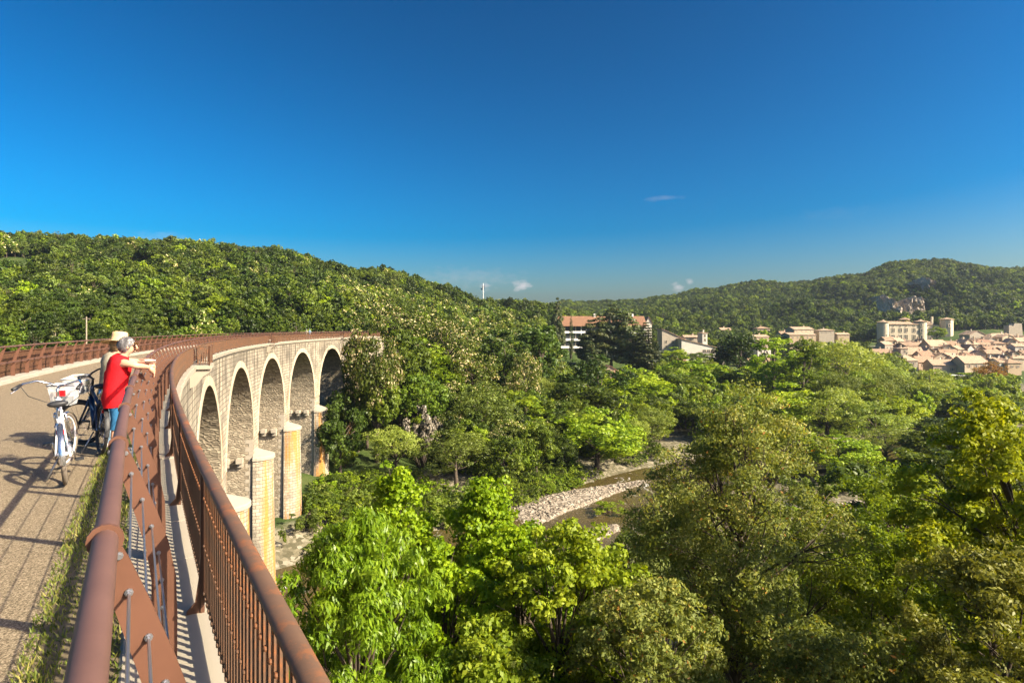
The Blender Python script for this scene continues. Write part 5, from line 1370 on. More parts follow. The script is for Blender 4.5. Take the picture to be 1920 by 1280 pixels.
# ------------------------------------------------------------------ near trees rooted on the bank below the camera
_pergola_leaves()
def near_tree(name, cx_, cy_, top, radius, base, leafmat, n, leaf, lw, seed, label, droop=0., nl=34, cone=0., squash=.85, bark=BARK, jit=.8, depth=None, gaps=.5, flecks=None):
    """crown between z=base and z=top round (cx,cy); returns the tree's Empty"""
    rg = np.random.default_rng(seed); g = gz(cx_, cy_); H = top-base; lob = []
    for k in range(nl):
        t = rg.uniform(0, 1)**.85; a = rg.uniform(0, 6.283)
        w_ = radius*((1-t)**.62*(.7+.3*min(1, t*6)) if cone else math.sqrt(max(.02, 1-(2*t-1)**2*.92))*(1.0 if t < .5 else 1.))
        r = radius*rg.uniform(.20, .36)*(1-.35*cone*t)
        q = rg.uniform(.45, 1.)
        lob.append((math.cos(a)*max(0, w_-r*.4)*q, math.sin(a)*max(0, w_-r*.4)*q, base+H*t*.97-r*.3, r, squash))
    lob.append((0, 0, top-radius*.2, radius*.2, 1.2)); lob.append((0, 0, base+.5*H, radius*.5, 1.))
    sl, par = sub_lobes(rg, lob, 11, .95); C, N, idx, rr = lobe_points(rg, sl, n, (0, 0, base+H*.3), .3, .8, jit, 2.); sub = idx; idx = par[idx]; sr = rg.random(len(sl))
    lr = rg.random(len(lob)); m_ = len(C); tint = np.clip(.02+.25*lr[idx]+.25*sr[sub]+rg.random(m_)*.48, 0, 1)
    s = leaf*rg.uniform(.55, 1.3, m_)
    V, Q, T = leaf_quads(rg, C, N, s, s*lw, tint, droop)
    V[:, 2] -= g
    e = empty(name, (cx_, cy_, g), label, "tree")
    tr = max(.09, radius*.055); limbs = []
    tk = curve((0, 0, -1.), (rg.normal(0, .1), rg.normal(0, .1), top-g-H*.25), 8, rg, .05)
    limbs.append((tk, list(np.linspace(tr*1.4, tr*.25, 8)), 8))
    for j in range(len(lob)):
        p = np.array(lob[j][:3])-np.array([0, 0, g]); zz = max(.15, min(.92, (p[2]-radius*.6)/(top-g-H*.25)))*7; ia = int(zz); b = np.array(tk[ia])*(1-zz+ia)+np.array(tk[min(7, ia+1)])*(zz-ia)
        cv = curve(b, p, 5, rg, .08); limbs.append((cv, [tr*.40, tr*.3, tr*.2, tr*.12, tr*.05], 5))
        for q in range(3):
            d = rg.normal(size=3); d /= np.linalg.norm(d); limbs.append((curve(cv[2+q % 2], p+d*lob[j][3]*.85, 3, rg, .1), [tr*.13, tr*.08, tr*.03], 4))
    lm = limb_mesh(limbs); me = bpy.data.meshes.new("trunk"); me.from_pydata(lm.v, [], lm.f); me.materials.append(bark); me.polygons.foreach_set("use_smooth", [True]*len(me.polygons)); link(bpy.data.objects.new("trunk", me), e)
    mats = [leafmat]; mi = np.zeros(len(Q), int)
    if flecks: mats.append(flecks[0]); mi[rg.random(len(Q)) < flecks[1]] = 1
    link(bpy.data.objects.new("crown", np_mesh("crown", V, Q, mats, mi=mi, tint=T)), e)
    return e
NL = {}
def _nl(key, name, *cols, trans=.42, rough=.5, spec=.25): NL[key] = m_leaf(name, [(k_/(len(cols)-1), c_) for k_, c_ in enumerate(cols)], trans, .0, .0, rough, spec)
_nl('chestnut', "leaf_long_green", (0.083, 0.162, 0.009), (0.163, 0.265, 0.012), (0.280, 0.382, 0.022), rough=.42, spec=.35)
_nl('maple', "leaf_lime_green", (0.105, 0.190, 0.005), (0.210, 0.323, 0.009), (0.351, 0.451, 0.016))
_nl('yellow', "leaf_yellow_green", (0.130, 0.188, 0.009), (0.238, 0.310, 0.016), (0.390, 0.435, 0.032))
_nl('holm', "leaf_holm_oak", (0.075, 0.100, 0.019), (0.150, 0.184, 0.038), (0.251, 0.278, 0.062), (0.422, 0.378, 0.104), trans=.4, rough=.55, spec=.2)
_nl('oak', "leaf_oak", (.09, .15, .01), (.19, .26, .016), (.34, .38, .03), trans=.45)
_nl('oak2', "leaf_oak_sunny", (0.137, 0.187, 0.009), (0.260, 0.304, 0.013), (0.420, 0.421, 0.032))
_nl('juniper', "leaf_juniper", (0.092, 0.105, 0.014), (0.186, 0.192, 0.028), (0.309, 0.297, 0.060), trans=.3)
NL['autumn'] = m_leaf("leaf_dead_orange", [(0, (.26, .11, .02)), (1, (.42, .22, .04))], .3, .0, .0)
near_tree("chestnut_tree", -3.3, 12.4, -2.35, 2.5, -9.5, NL['chestnut'], 76000, .165, .27, 101, "bright green tree with long drooping leaves beside the rusty fence", droop=.65, nl=40)
near_tree("maple_tree", -4.4, 22.5, -3.3, 4.2, -14.5, NL['maple'], 56000, .145, .8, 102, "lime green tree with pointed top left of its twin", cone=1., nl=60)
near_tree("maple_tree", -.95, 21.8, -3.6, 4.2, -14.5, NL['maple'], 56000, .145, .8, 103, "lime green tree with pointed top left of the gravel bank", cone=1., nl=60)
near_tree("linden_tree", 1.4, 15.5, -3.35, 2.5, -11.5, NL['yellow'], 48000, .135, .6, 104, "yellow-green tree between the lime green pair and the big olive oak", nl=44)
near_tree("linden_tree", -.9, 13.2, -5.2, 2.6, -11.0, NL['oak'], 38000, .14, .6, 114, "mid green tree at the bottom edge right of the drooping leaves", nl=34)
near_tree("holm_oak", 7.4, 19.0, -.7, 3.9, -11.5, NL['holm'], 105000, .115, .45, 105, "big dark olive oak in the middle foreground with dry orange leaves", nl=70, flecks=(NL['autumn'], .015), gaps=.75)
near_tree("maple_tree", .35, 18.0, -4.4, 2.8, -12.5, NL['maple'], 42000, .135, .8, 121, "lime green tree in front of the twin, towards the yellow-green tree", nl=46)
near_tree("maple_tree", -1.9, 16.6, -4.3, 2.6, -12.0, NL['maple'], 40000, .13, .8, 122, "lime green tree between the drooping leaves and the twin", nl=46)
near_tree("holm_oak", 3.0, 13.0, -3.9, 2.3, -9.5, NL['holm'], 46000, .11, .45, 106, "smaller olive oak at the foot of the big oak, left side", nl=38, flecks=(NL['autumn'], .02), gaps=.75)
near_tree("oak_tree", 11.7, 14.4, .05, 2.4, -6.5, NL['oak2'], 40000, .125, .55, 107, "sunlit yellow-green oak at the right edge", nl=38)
near_tree("juniper_tree", 8.2, 10.2, -1.9, 1.9, -8.0, NL['juniper'], 56000, .095, .40, 108, "yellowish olive tree in the bottom right corner", nl=40)
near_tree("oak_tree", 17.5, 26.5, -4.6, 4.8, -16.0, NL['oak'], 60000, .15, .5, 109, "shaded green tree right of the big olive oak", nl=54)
near_tree("holm_oak", 7.0, 12.0, -4.4, 2.7, -10., NL['holm'], 52000, .105, .45, 110, "shaded dark tree at the bottom between the olive oaks and the corner", nl=38, flecks=(NL['autumn'], .015), gaps=.75)
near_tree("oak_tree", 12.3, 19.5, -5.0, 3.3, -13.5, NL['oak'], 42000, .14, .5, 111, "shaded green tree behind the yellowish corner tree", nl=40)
# lower trees of the near bank that close the gaps
for sd_, gk, kd in ((61, 'bright', 'broad'), (62, 'mid', 'broad'), (63, 'olive', 'olive')): proto('fine_'+gk, kd, G[gk], 10, sd_, 19000, .21, clear=.06)
for (px, top, Y, w_, gk, lab) in ((640, 1000, 31, 190, 'bright', "low bright tree at the river edge left of the lime green pair"), (760, 1040, 29, 220, 'bright', "low tree under the left lime green tree"), (985, 1015, 35, 170, 'bright', "low tree right of the lime green pair"),
        (1120, 1006, 33, 220, 'bright', "low tree below the shingle island"), (1215, 950, 40, 200, 'olive', "low olive tree hidden left of the big oak"), (1330, 900, 44, 220, 'mid', "tree hidden behind the big oak"),
        (1500, 930, 38, 240, 'mid', "low tree behind the right side of the big oak"), (1590, 985, 36, 220, 'mid', "low shaded tree right of the big oak"), (1730, 940, 44, 240, 'mid', "low shaded tree before the upstream gravel"), (1870, 850, 46, 260, 'mid', "tall shaded tree behind the sunlit oak"),
        (1930, 800, 60, 240, 'mid', "shaded tree at the right edge behind the sunlit oak"), (1640, 1090, 24, 260, 'mid', "low shaded tree in the hollow at the lower right"), (1420, 1000, 26, 300, 'olive', "low olive growth under the big oak")):
    X = (px-960)/F*Y; g = gz(X, Y); zt = CZ-(top-HY)/F*Y; r_ = w_/F*Y/2/3.9
    put_tree("broadleaf_tree", PB['fine_'+gk][0], (X, Y, g), (r_, r_, max(3., zt-g)/10), px*.37, lab, "tree")
# trees on the bank beyond the right edge of the view; they shade the foreground
for k, (x, y, t, r) in enumerate(((23, 4, 7.0, 4.5), (30, 9, 9.0, 5.), (33, -4, 10.0, 5.), (26, -9, 9.0, 4.5), (38, 6, 12.0, 5.5))):
    g = gz(x, y); put_tree("broadleaf_tree", PB['dark'][k % 3], (x, y, g), (r/3.9, r/3.9, (t-g)/10), k*1.3, "dark tree on the bank just beyond the right edge of view", "tree", "trees beyond the right edge")

# ------------------------------------------------------------------ bicycles
BLACK = plain("black_rubber", (.018, .018, .02), .55); TYRE = plain("dusty_tyre", (.16, .13, .10), .8, 0, .2, 20); CHROME = plain("chrome", (.62, .62, .64), .22, .95)
BIKEW = plain("white_bike_paint", (.72, .74, .74), .25, 0, .05); BIKEB = plain("dark_blue_bike_paint", (.012, .028, .07), .28, 0, .15); BIKEC = plain("teal_trim_paint", (.05, .30, .40), .3)
k_ = NT("clear_basket_plastic"); k_.fin((.78, .80, .80), .35, 0, .5); k_.b.inputs["Alpha"].default_value = .34; BASKETP = k_.m
ORANGE = plain("orange_reflector", (.55, .16, .03), .3); REDL = plain("red_lamp", (.45, .01, .015), .25)
def wheel(name, parent, c, r, yaw_m, tyre, rim, spokes=22, tw=.022):
    """wheel in the plane of local x/z turned by matrix yaw_m; part with tyre, rim, spokes, hub"""
    e = bpy.data.objects.new(name, None); e.empty_display_size = .1; link(e, parent); e.location = c
    e.rotation_euler = yaw_m.to_euler()
    def ring(R, rr, n=36, kk=8):
        m = MB(); m.tube([(R*math.cos(2*math.pi*i/n), 0, R*math.sin(2*math.pi*i/n)) for i in range(n)], rr, kk, closed=True); return m
    ring(r-tw, tw).build("tyre", tyre, e, local=True, smooth=True)
    ring(r-2*tw-.008, .011, 36, 6).build("rim", rim, e, local=True, smooth=True)
    m = MB()
    for i in range(spokes):
        a = 2*math.pi*i/spokes; b = a+(.5 if i % 2 else -.5); sd_ = .028*(1 if i % 4 < 2 else -1)
        m.tube([(.022*math.cos(b), sd_, .022*math.sin(b)), ((r-2*tw)*math.cos(a), 0, (r-2*tw)*math.sin(a))], .0016, 3, cap=False)
    tag(m.build("spokes", CHROME, e, local=True), kind="stuff")
    m = MB(); m.tube([(0, -.045, 0), (0, .045, 0)], .022, 10); m.build("hub", rim, e, local=True)
    return e
def bicycle(name, label, s, lat, lean, steer, paint, trim, stepthru, yawoff=0., basket=True, rim=CHROME, tyre=BLACK, bars='cruiser', saddle_h=.80):
    """origin: ground below the rear hub; local +x forward"""
    x, y, th = frame(s); o = empty(name, pt(s, lat, 0.012), label, "bicycle")
    o.rotation_euler = (lean, 0, math.pi/2-th+yawoff)            # local x -> along the path
    r = .335; WB = 1.06
    def T(pts, rr, nm, mat, n=8, par=None):
        m = MB(); m.tube(pts, rr, n); return m.build(nm, mat, par or o, local=True, smooth=True)
    I = Matrix.Identity(3)
    wheel("rear_wheel", o, (0, 0, r), r, I, tyre, rim)
    # frame
    bb = (.46, 0, .29); st = (.30, 0, .66); hb = (.86, 0, .72); ht = (.82, 0, .88)
    m = MB(); m.tube([hb, (.70, 0, .50), (.58, 0, .34), bb] if stepthru else [hb, bb], .037, 10)
    m.tube([bb, st, (.285, 0, .70)], .031, 10); m.tube([ht, hb], .026, 10)
    if stepthru: m.tube([(.835, 0, .80), (.66, 0, .60), (.50, 0, .46), (.40, 0, .44)], .028, 10)
    else: m.tube([(.835, 0, .80), st], .024, 10)
    for sg in (-1, 1):
        m.tube([(0, sg*.06, r), (.40, sg*.04, .30)], .012, 8); m.tube([(0, sg*.06, r), (.31, sg*.03, .62)], .010, 8)
    m.build("frame", paint, o, local=True, smooth=True)
    # steering assembly turns about the head tube
    piv = Vector((.86, 0, .72)); ax = Vector((-.25, 0, 1)).normalized(); Rm = Matrix.Rotation(steer, 3, ax)
    def S(p): return tuple(piv+Rm @ (Vector(p)-piv))
    fw = (WB, 0, r)
    wheel("front_wheel", o, S(fw), r, Rm, tyre, rim)
    m = MB()
    for sg in (-1, 1): m.tube([S((.875, sg*.055, .68)), S((.93, sg*.058, .56)), S((WB, sg*.055, r))], .015, 8)
    m.tube([S((.873, -.06, .68)), S((.873, .06, .68))], .02, 8); m.build("fork", paint if not stepthru else CHROME, o, local=True, smooth=True)
    m = MB(); m.tube([S(ht), S((.80, 0, .98)), S((.84, 0, 1.02))], .016, 8)
    if bars == 'cruiser':
        L_ = [(.86, 0, 1.02), (.87, .10, 1.05), (.82, .22, 1.09), (.66, .29, 1.07), (.50, .31, 1.03)]
    else: L_ = [(.86, 0, 1.02), (.865, .12, 1.05), (.85, .24, 1.07), (.80, .32, 1.07), (.76, .34, 1.07)]
    for sg in (-1, 1): m.tube([S((a, b*sg, c)) for a, b, c in L_], .0125, 8)
    hbo = m.build("handlebar", CHROME if bars == 'cruiser' else BLACK, o, local=True, smooth=True)
    for sg in (-1, 1):
        a, b = L_[-2], L_[-1]; q = tuple(a[i]+(b[i]-a[i])*.25 for i in range(3)); q2 = tuple(b[i]+(b[i]-a[i])*.15 for i in range(3))
        T([S((q[0], q[1]*sg, q[2])), S((q2[0], q2[1]*sg, q2[2]))], .019, "grip", BLACK, 8, hbo)
        T([S((q[0], q[1]*sg, q[2]-.01)), S((q[0]-.05, q[1]*sg+.01*sg, q[2]-.04)), S((q2[0], q2[1]*sg+.02*sg, q2[2]-.045))], .006, "brake_lever", CHROME, 5, hbo)
    T([S((.60, .29, 1.05)), S((.72, .26, .92)), S((.84, .10, .82)), S((.86, .03, .74))], .004, "brake_cable", BLACK, 5)
    T([S((.60, -.29, 1.05)), S((.74, -.24, .90)), S((.86, -.10, .80)), (.80, 0, .66)], .004, "brake_cable", BLACK, 5)
    # saddle
    T([(.29, 0, .68), (.27, 0, saddle_h)], .014, "seat_post", CHROME)
    m = MB(); N = 9
    prof = [(-.13, .085, .045), (-.10, .10, .06), (-.03, .095, .058), (.04, .06, .05), (.10, .034, .04), (.15, .022, .028)]
    for (a, w_, h_) in prof:
        for k in range(N):
            q = math.pi*2*k/N; m.v.append((.25+a, w_*math.cos(q), saddle_h+.02+(h_*.5*math.sin(q) if math.sin(q) > 0 else h_*math.sin(q)*.7)))
    for i in range(len(prof)-1):
        for k in range(N): m.f.append((i*N+k, i*N+(k+1) % N, (i+1)*N+(k+1) % N, (i+1)*N+k))
    m.f.append(tuple(range(N-1, -1, -1))); m.f.append(tuple((len(prof)-1)*N+k for k in range(N))); m.build("saddle", BLACK, o, local=True, smooth=True)
    # mudguards
    for c, R_f in (((0, 0, r), False), (fw, True)):
        m = MB(); pts = []
        for k in range(15):
            a = R_((-10 if not R_f else 35)+k*(12.5 if not R_f else 9.5)); q = (c[0]-(r+.018)*math.cos(a)*(1 if not R_f else -1)*(-1 if R_f else 1), 0, c[2]+(r+.018)*math.sin(a))
            pts.append(q)
        for q in pts:
            for yy, dz in ((-.028, -.012), (0, 0), (.028, -.012)):
                d = Vector((q[0]-c[0], 0, q[2]-c[2])).normalized(); v = (q[0]+d.x*dz, yy, q[2]+d.z*dz); m.v.append(S(v) if R_f else v)
        for i in range(len(pts)-1):
            for k in range(2): m.f.append((i*3+k, i*3+k+1, i*3+4+k, i*3+3+k))
        m.build("mudguard", CHROME if stepthru else BLACK, o, local=True, smooth=True)
    # chain guard, cranks, pedals, stand
    m = MB(); m.prism([(.02, .30), (.10, .375), (.46, .385), (.55, .31), (.48, .22), (.10, .27)], -.075, -.060, Matrix(((1, 0, 0, 0), (0, 0, 1, 0), (0, 1, 0, 0), (0, 0, 0, 1)))); m.build("chain_guard", paint if stepthru else BLACK, o, local=True)
    m = MB(); m.lathe([(.0, .0), (.085, .0), (.085, .006), (.0, .006)], n=20); m.v = [(.46+a, -.085+c, .29+b) for a, b, c in m.v]; m.build("chainring", CHROME, o, local=True)
    T([(.46, -.10, .29), (.56, -.105, .16)], .011, "crank", CHROME); T([(.46, .08, .29), (.36, .085, .42)], .011, "crank", CHROME)
    for (a, b, c) in ((.56, -.15, .16), (.36, .13, .42)): m = MB(); m.box((a, b, c), (.09, .085, .025)); m.build("pedal", BLACK, o, local=True)
    T([(.36, .03, .27), (.30, .17, -.02 if lean >= 0 else .02)], .010, "kick_stand", STEEL)
    if basket:
        m = MB(); fz = 1.0; q0 = [(.91, .10), (1.09, .10), (1.09, -.10), (.91, -.10)]; q1 = [(.90, .145), (1.15, .145), (1.15, -.145), (.90, -.145)]
        base = [Vector((a, b, .78)) for a, b in q0]; topr = [Vector((a, b, 1.02)) for a, b in q1]
        n4 = [S(p) for p in base]+[S(p) for p in topr]
        m.add(n4, [(0, 1, 2, 3), (0, 4, 5, 1), (1, 5, 6, 2), (2, 6, 7, 3), (3, 7, 4, 0)])
        bk = m.build("basket", BASKETP, o, local=True)
        T([n4[4], n4[5], n4[6], n4[7], n4[4]], .011, "basket_rim", WHITE, 6, bk)
        m = MB(); m.box(S((.99, 0, .83)), (.12, .16, .09), Rm); m.build("lock_box", BLACK, bk, local=True)
    m = MB(); m.box(S((.90, 0, .93)), (.04, .09, .07), Rm); m.build("head_lamp", REDL if stepthru else CHROME, o, local=True)
    m = MB(); m.box((-.10, 0, r+.26), (.03, .07, .05)); m.build("rear_reflector", REDL, o, local=True)
    if trim: T([(.66, 0, .45), (.58, 0, .34)], .0385, "frame_band", trim)
    return o
bicycle("bicycle", "white step-through bicycle with clear front basket and chrome handlebar", 8.15, -.70, R_(-4.5), R_(-20), BIKEW, BIKEC, True, yawoff=R_(6), rim=WHITE, tyre=TYRE, saddle_h=.86)
bicycle("bicycle", "dark blue bicycle with black tyres and pale basket behind the white bicycle", 9.85, -.50, R_(3), R_(52), BIKEB, None, False, yawoff=R_(14), rim=BLACK, bars='flat', saddle_h=.90)

# ------------------------------------------------------------------ people
k_ = NT("skin"); k_.fin(k_.mix(k_.noise(12, 3, k_.obj()), (.50, .27, .17), (.58, .33, .22)), .5, 0, .35); SKIN = k_.m
def cloth(name, c): 
    k = NT(name); n = k.noise(7, 4, k.obj(), .6, .8); k.bump(n, .35, .03); return k.fin(k.mix(n, tuple(x*.8 for x in c), c), .85, 0, .15)
RED = cloth("red_cotton", (.62, .012, .018)); DENIM = cloth("blue_denim", (.035, .15, .30)); JEANS = cloth("faded_jeans", (.20, .30, .42)); GREYT = cloth("grey_shirt", (.30, .27, .20))
k_ = NT("grey_hair"); k_.fin(k_.ramp(k_.noise(30, 4, k_.scale(k_.obj(), (1., 1., .5)), .7, 1.), [(.38, (.03, .028, .03)), (.55, (.14, .13, .13)), (.66, (.48, .46, .44))]), .7); HAIRG = k_.m; HAIRL = cloth("fair_hair", (.30, .20, .10)); STRAW = cloth("straw", (.66, .46, .24)); SHOE = plain("shoe_grey", (.20, .19, .19), .7); SHOEW = plain("shoe_white", (.70, .69, .66), .6); LENS = plain("dark_lens", (.01, .01, .012), .1, 0, 0)
def skin_mesh(pts, edges, root, sub=2):
    me = bpy.data.meshes.new("t"); names = list(pts); me.from_pydata([pts[n][0] for n in names], [(names.index(a), names.index(b)) for a, b in edges], []); me.update()
    o = bpy.data.objects.new("t", me); COL.objects.link(o)
    md = o.modifiers.new("s", 'SKIN'); md.use_smooth_shade = True; md.branch_smoothing = .6
    sv = me.skin_vertices[0].data
    for i, n in enumerate(names):
        r = pts[n][1]; sv[i].radius = (r, r) if not isinstance(r, tuple) else r; sv[i].use_root = (n == root)
    s2 = o.modifiers.new("u", 'SUBSURF'); s2.levels = sub; s2.render_levels = sub
    dg = bpy.context.evaluated_depsgraph_get(); out = bpy.data.meshes.new_from_object(o.evaluated_get(dg)); bpy.data.objects.remove(o); out.polygons.foreach_set("use_smooth", [True]*len(out.polygons))
    return out
def loft(rings, cap=True):
    """rings: list of (centre, a-vector, b-vector)"""
    m = MB(); N = 18
    for c, a, b in rings:
        for k in range(N): q = 2*math.pi*k/N; m.v.append(tuple(Vector(c)+Vector(a)*math.cos(q)+Vector(b)*math.sin(q)))
    for i in range(len(rings)-1):
        for k in range(N): m.f.append((i*N+k, i*N+(k+1) % N, (i+1)*N+(k+1) % N, (i+1)*N+k))
    if cap: m.f.append(tuple(range(N-1, -1, -1))); m.f.append(tuple((len(rings)-1)*N+k for k in range(N)))
    return m
def hand(parent, wrist, fwd, down, side, mat=SKIN):
    """palm with four curled fingers and a thumb from the side of the palm"""
    m = MB(); wv = Vector(wrist); f = Vector(fwd).normalized(); d = Vector(down).normalized(); sdv = f.cross(d).normalized()*side
    m.tube([wv-f*.01, wv+f*.03, wv+f*.075, wv+f*.088], [.024, .034, .036, .022], 10)
    for i, L_ in enumerate((.058, .068, .064, .05)):
        b = wv+f*.08+sdv*(.026-.0175*i); m.tube([b, b+f*L_*.45+d*.008, b+f*L_*.72+d*.03, b+f*L_*.75+d*.052], [.0095, .009, .0085, .006], 6)
    b = wv+f*.025+sdv*.03; m.tube([b, b+sdv*.022+f*.025+d*.005, b+sdv*.026+f*.055+d*.012], [.012, .011, .007], 6)
    return m.build("hand", mat, parent, local=True, smooth=True)
def person(name, label, s, lat, top, legs, hair, shoe, short, hat=False, yawoff=0., lean=.0, sleeve=False, hs=1.0, glasses=False):
    """faces local +x (out over the railing), local y along the path; forearms on the rail"""
    x, y, th = frame(s); o = empty(name, pt(s, lat, .012), label, "person"); o.rotation_euler = (0, 0, -th+yawoff)
    rx = TL-lat                                            # rail position in local x
    HIP = Vector((.04, 0, .86)); CH = Vector((.085+lean, 0, 1.16)); NK = Vector((.145+lean, 0, 1.345)); HD = Vector((.19+lean, 0, 1.46))
    p = {'hip': (HIP, (.13, .12)), 'waist': (Vector((.05, 0, 1.0)), (.13, .11)), 'chest': (CH, (.135, .11)), 'neck0': (NK-Vector((.02, 0, .03)), .065), 'neck': (NK+Vector((.012, 0, .035)), .052),
         'jaw': (HD+Vector((.012, 0, -.045)), .068), 'head': (HD+Vector((-.005, 0, .02)), .090), 'crown': (HD+Vector((-.012, 0, .075)), .072)}
    e = [('hip', 'waist'), ('waist', 'chest'), ('chest', 'neck0'), ('neck0', 'neck'), ('neck', 'jaw'), ('jaw', 'head'), ('head', 'crown')]
    for sg, n in ((-1, 'r'), (1, 'l')):
        el = Vector((rx-.01, sg*.235, 1.212)); wr = Vector((rx+.14, sg*.045, 1.205+.03*sg))
        p.update({n+'sh': (CH+Vector((.06, sg*.165, .095)), .062), n+'ua': (Vector((.10+lean+.10, sg*.20, 1.24)), .050), n+'el': (el, .042), n+'fa': ((el+wr)/2+Vector((0, 0, .005)), .038), n+'wr': (wr, .026),
                  n+'th': (HIP+Vector((.015, sg*.09, -.09)), .092), n+'mt': (HIP+Vector((.045, sg*.098, -.26)), .080), n+'kn': (Vector((.075, sg*.105, .46)), .056), n+'cf': (Vector((.045, sg*.11, .30)), .054), n+'an': (Vector((.03, sg*.115, .09)), .034), n+'ft': (Vector((.12, sg*.13, .04)), .036)})
        e += [('chest', n+'sh'), (n+'sh', n+'ua'), (n+'ua', n+'el'), (n+'el', n+'fa'), (n+'fa', n+'wr'), ('hip', n+'th'), (n+'th', n+'mt'), (n+'mt', n+'kn'), (n+'kn', n+'cf'), (n+'cf', n+'an'), (n+'an', n+'ft')]
    body = skin_mesh(p, e, 'hip'); body.materials.append(SKIN); b = link(bpy.data.objects.new("body", body), o)
    # face: nose and ears
    m = MB(); m.tube([HD+Vector((.078, 0, .035)), HD+Vector((.098, 0, .005)), HD+Vector((.108, 0, -.018)), HD+Vector((.085, 0, -.03))], [.010, .013, .016, .008], 7)
    for sg in (-1, 1): m.ico(HD+Vector((-.005, sg*.092, .0)), .026, 1, 0, (.8, .35, 1.15))
    m.tube([HD+Vector((.078, -.022, -.058)), HD+Vector((.086, 0, -.060)), HD+Vector((.078, .022, -.058))], .006, 5); m.build("face_features", SKIN, o, local=True, smooth=True)
    for sg in (-1, 1):
        wr = p[('l' if sg > 0 else 'r')+'wr'][0]; hand(o, wr, (.45, -sg*.35, -.75), (-.4, 0, -1), -sg)
        f = p[('l' if sg > 0 else 'r')+'ft'][0]; m = MB()
        m.add(*(lambda L: (L.v, L.f))(loft([(f+Vector((-.155, 0, .0)), (0, .032, 0), (0, 0, .035)), (f+Vector((-.12, 0, .012)), (0, .042, 0), (0, 0, .052)), (f+Vector((-.04, 0, .008)), (0, .046, 0), (0, 0, .048)), (f+Vector((.06, 0, -.006)), (0, .05, 0), (0, 0, .034)), (f+Vector((.115, 0, -.012)), (0, .032, 0), (0, 0, .02))])))
        m.build("shoe", shoe, o, local=True, smooth=True)
        th_, mt, kn, cf, an = (p[('l' if sg > 0 else 'r')+q][0] for q in ('th', 'mt', 'kn', 'cf', 'an'))
        rings = [(th_+Vector((-.01, -sg*.01, .10)), (.115, 0, .02), (0, .085, 0)), (th_, (.112, 0, .02), (0, .086, 0)), (mt, (.098, 0, 0), (0, .088, 0)), (kn+Vector((0, 0, .04)), (.078, 0, 0), (0, .072, 0))]
        rings += [((kn*.35+cf*.65), (.075, 0, 0), (0, .07, 0))] if short else [(cf, (.074, 0, 0), (0, .068, 0)), (an+Vector((.01, 0, .05)), (.062, 0, 0), (0, .056, 0)), (an+Vector((.015, 0, -.03)), (.066, 0, 0), (0, .06, 0))]
        loft(rings, False).build("trouser_leg", legs, o, local=True, smooth=True)
    # loose top
    R = [(Vector((.065, 0, .66)), (.165, 0, .02), (0, .198, 0)), (Vector((.048, 0, .80)), (.162, 0, .03), (0, .195, 0)), (Vector((.048, 0, .93)), (.145, 0, .05), (0, .178, 0)), (Vector((.066, 0, 1.07)), (.142, 0, -.05), (0, .178, 0)),
         (Vector((.088+lean, 0, 1.19)), (.132, 0, -.055), (0, .185, 0)), (Vector((.108+lean, 0, 1.275)), (.118, 0, -.05), (0, .20, 0)), (Vector((.125+lean, 0, 1.325)), (.085, 0, -.04), (0, .135, 0)), (Vector((.135+lean, 0, 1.35)), (.07, 0, -.03), (0, .08, 0))]
    m = loft(R, False)
    rg2 = random.Random(int(s*100))
    m.v = [(a+.012*math.sin(c*23+b*30)+rg2.uniform(-.003, .003), b+.008*math.sin(c*31+a*20), c) for a, b, c in m.v]
    m.build("top", top, o, local=True, smooth=True)
    # hair
    m = MB(); N = 16
    for i in range(9):
        ph = math.pi*.5-i*math.pi*.5/5.2
        for k in range(N):
            a = 2*math.pi*k/N; fr = max(0, math.cos(a)); low = -.55-.35*(1-fr) if not hat else -.9
            pz = max(math.sin(ph), .48*fr+low*(1-fr)*.9 if fr > .15 else -1.)
            rr = math.sqrt(max(0, 1-min(1, pz*pz)))
            bump = 1+.05*math.sin(k*3.1+i*1.7)
            m.v.append(tuple(HD+Vector((-.018, 0, .022))+Vector((math.cos(a)*rr*.112, math.sin(a)*rr*.102, pz*.122))*bump))
    for i in range(8):
        for k in range(N): m.f.append((i*N+k, i*N+(k+1) % N, (i+1)*N+(k+1) % N, (i+1)*N+k))
    m.build("hair", hair, o, local=True, smooth=True)
    if glasses:
        g = m = MB()
        for sg in (-1, 1): m.box(HD+Vector((.085, sg*.034, .022)), (.012, .052, .036)); m.tube([HD+Vector((.08, sg*.06, .028)), HD+Vector((-.01, sg*.096, .025))], .005, 5)
        m.build("sunglasses", LENS, o, local=True)
    if hat:
        m = MB(); m.lathe([(.082, .215), (.098, .21), (.104, .16), (.108, .085), (.225, .062), (.245, .056), (.225, .056), (.108, .078)], n=28); Mh = Matrix.Rotation(R_(-9), 3, 'X') @ Matrix.Rotation(R_(4), 3, 'Y')
        m.add([(0, 0, .22)], []); c_i = len(m.v)-1
        for k in range(28): m.f.append((k, (k+1) % 28, c_i))
        m.v = [tuple(HD+Vector((-.015, 0, -.012))+Mh @ Vector(q)) for q in m.v]; h = m.build("straw_hat", STRAW, o, local=True, smooth=True)
        m = MB(); m.tube([HD+Vector((-.06, .03, -.02)), HD+Vector((-.10, .04, -.13)), HD+Vector((-.12, .03, -.24))], [.06, .055, .02], 8); m.build("long_hair", hair, o, local=True, smooth=True)
    return o
person("person", "grey-haired person in red sleeveless top and blue cropped trousers leaning on the railing", 9.75, -.37, RED, DENIM, HAIRG, SHOE, True, glasses=True)
person("person", "person in straw hat and faded jeans leaning on the railing behind the red top", 10.5, -.47, GREYT, JEANS, HAIRL, SHOEW, False, hat=True, lean=-.03)
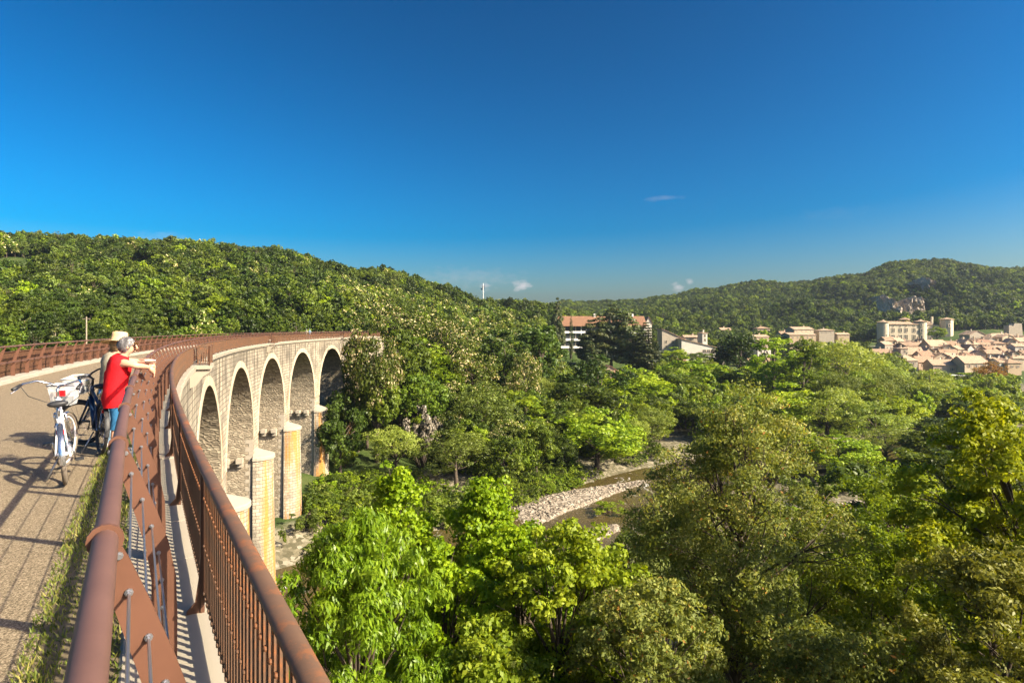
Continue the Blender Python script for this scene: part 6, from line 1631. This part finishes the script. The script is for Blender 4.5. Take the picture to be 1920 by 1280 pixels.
# small white thing held in the hands of the person in red
q = pt(9.72, TL+.15, 1.265); o = empty("held_leaflet", q, "folded white and pink paper held over the railing by the person in red", "paper"); M3 = Matrix.Rotation(.5, 3, 'Z') @ Matrix.Rotation(-.5, 3, 'X')
m = MB(); m.box(q, (.13, .09, .012), M3); m.build("outer_sheet", WHITE, o); m = MB(); m.box(q+Vector((-.02, 0, .012)), (.10, .07, .012), M3); m.build("inner_sheet", cloth("pink_paper", (.62, .25, .28)), o)
# two walkers far along the bridge
for k, (ss_, la, c) in enumerate(((104., -.75, GREYT), (106.5, -.95, JEANS))):
    x, y, th = frame(ss_); o = empty("person", pt(ss_, la, .012), "tiny distant walker in pale shirt on the far bridge" if k == 0 else "tiny distant walker in bluish shirt, right of the other on the far bridge", "person")
    m_ = {'h': (Vector((0, 0, .9)), .13), 'c': (Vector((0, 0, 1.25)), .15), 'n': (Vector((0, 0, 1.47)), .06), 'd': (Vector((0, 0, 1.6)), .10), 'a1': (Vector((.21, 0, 1.35)), .05), 'a2': (Vector((.25, .05, 1.05)), .04), 'b1': (Vector((-.21, 0, 1.35)), .05), 'b2': (Vector((-.25, -.05, 1.05)), .04), 'k1': (Vector((.1, .12, .47)), .07), 'f1': (Vector((.1, .2, .06)), .05), 'k2': (Vector((-.1, .02, .47)), .07), 'f2': (Vector((-.1, -.2, .06)), .05)}
    me = skin_mesh(m_, [('h', 'c'), ('c', 'n'), ('n', 'd'), ('c', 'a1'), ('a1', 'a2'), ('c', 'b1'), ('b1', 'b2'), ('h', 'k1'), ('k1', 'f1'), ('h', 'k2'), ('k2', 'f2')], 'h', 1); me.materials.append(c); link(bpy.data.objects.new("body", me), o)
    m = MB(); m.ico((0, 0, 1.67), .1, 1); m.build("hair", HAIRG, o, local=True)

# ------------------------------------------------------------------ the air: a thin even haze round the whole scene
mb = MB(); mb.box((0, 1125, 30), (5200, 2980, 190))
hk = bpy.data.materials.new("air_haze"); hk.use_nodes = True; ht_ = hk.node_tree; ht_.nodes.remove(ht_.nodes["Principled BSDF"])
pv = ht_.nodes.new("ShaderNodeVolumePrincipled"); pv.inputs["Color"].default_value = (.66, .82, 1., 1); pv.inputs["Density"].default_value = 0.00007; pv.inputs["Anisotropy"].default_value = 0.25
ht_.links.new(pv.outputs[0], ht_.nodes["Material Output"].inputs["Volume"])
haze = mb.build("haze", hk); tag(haze, kind="stuff")
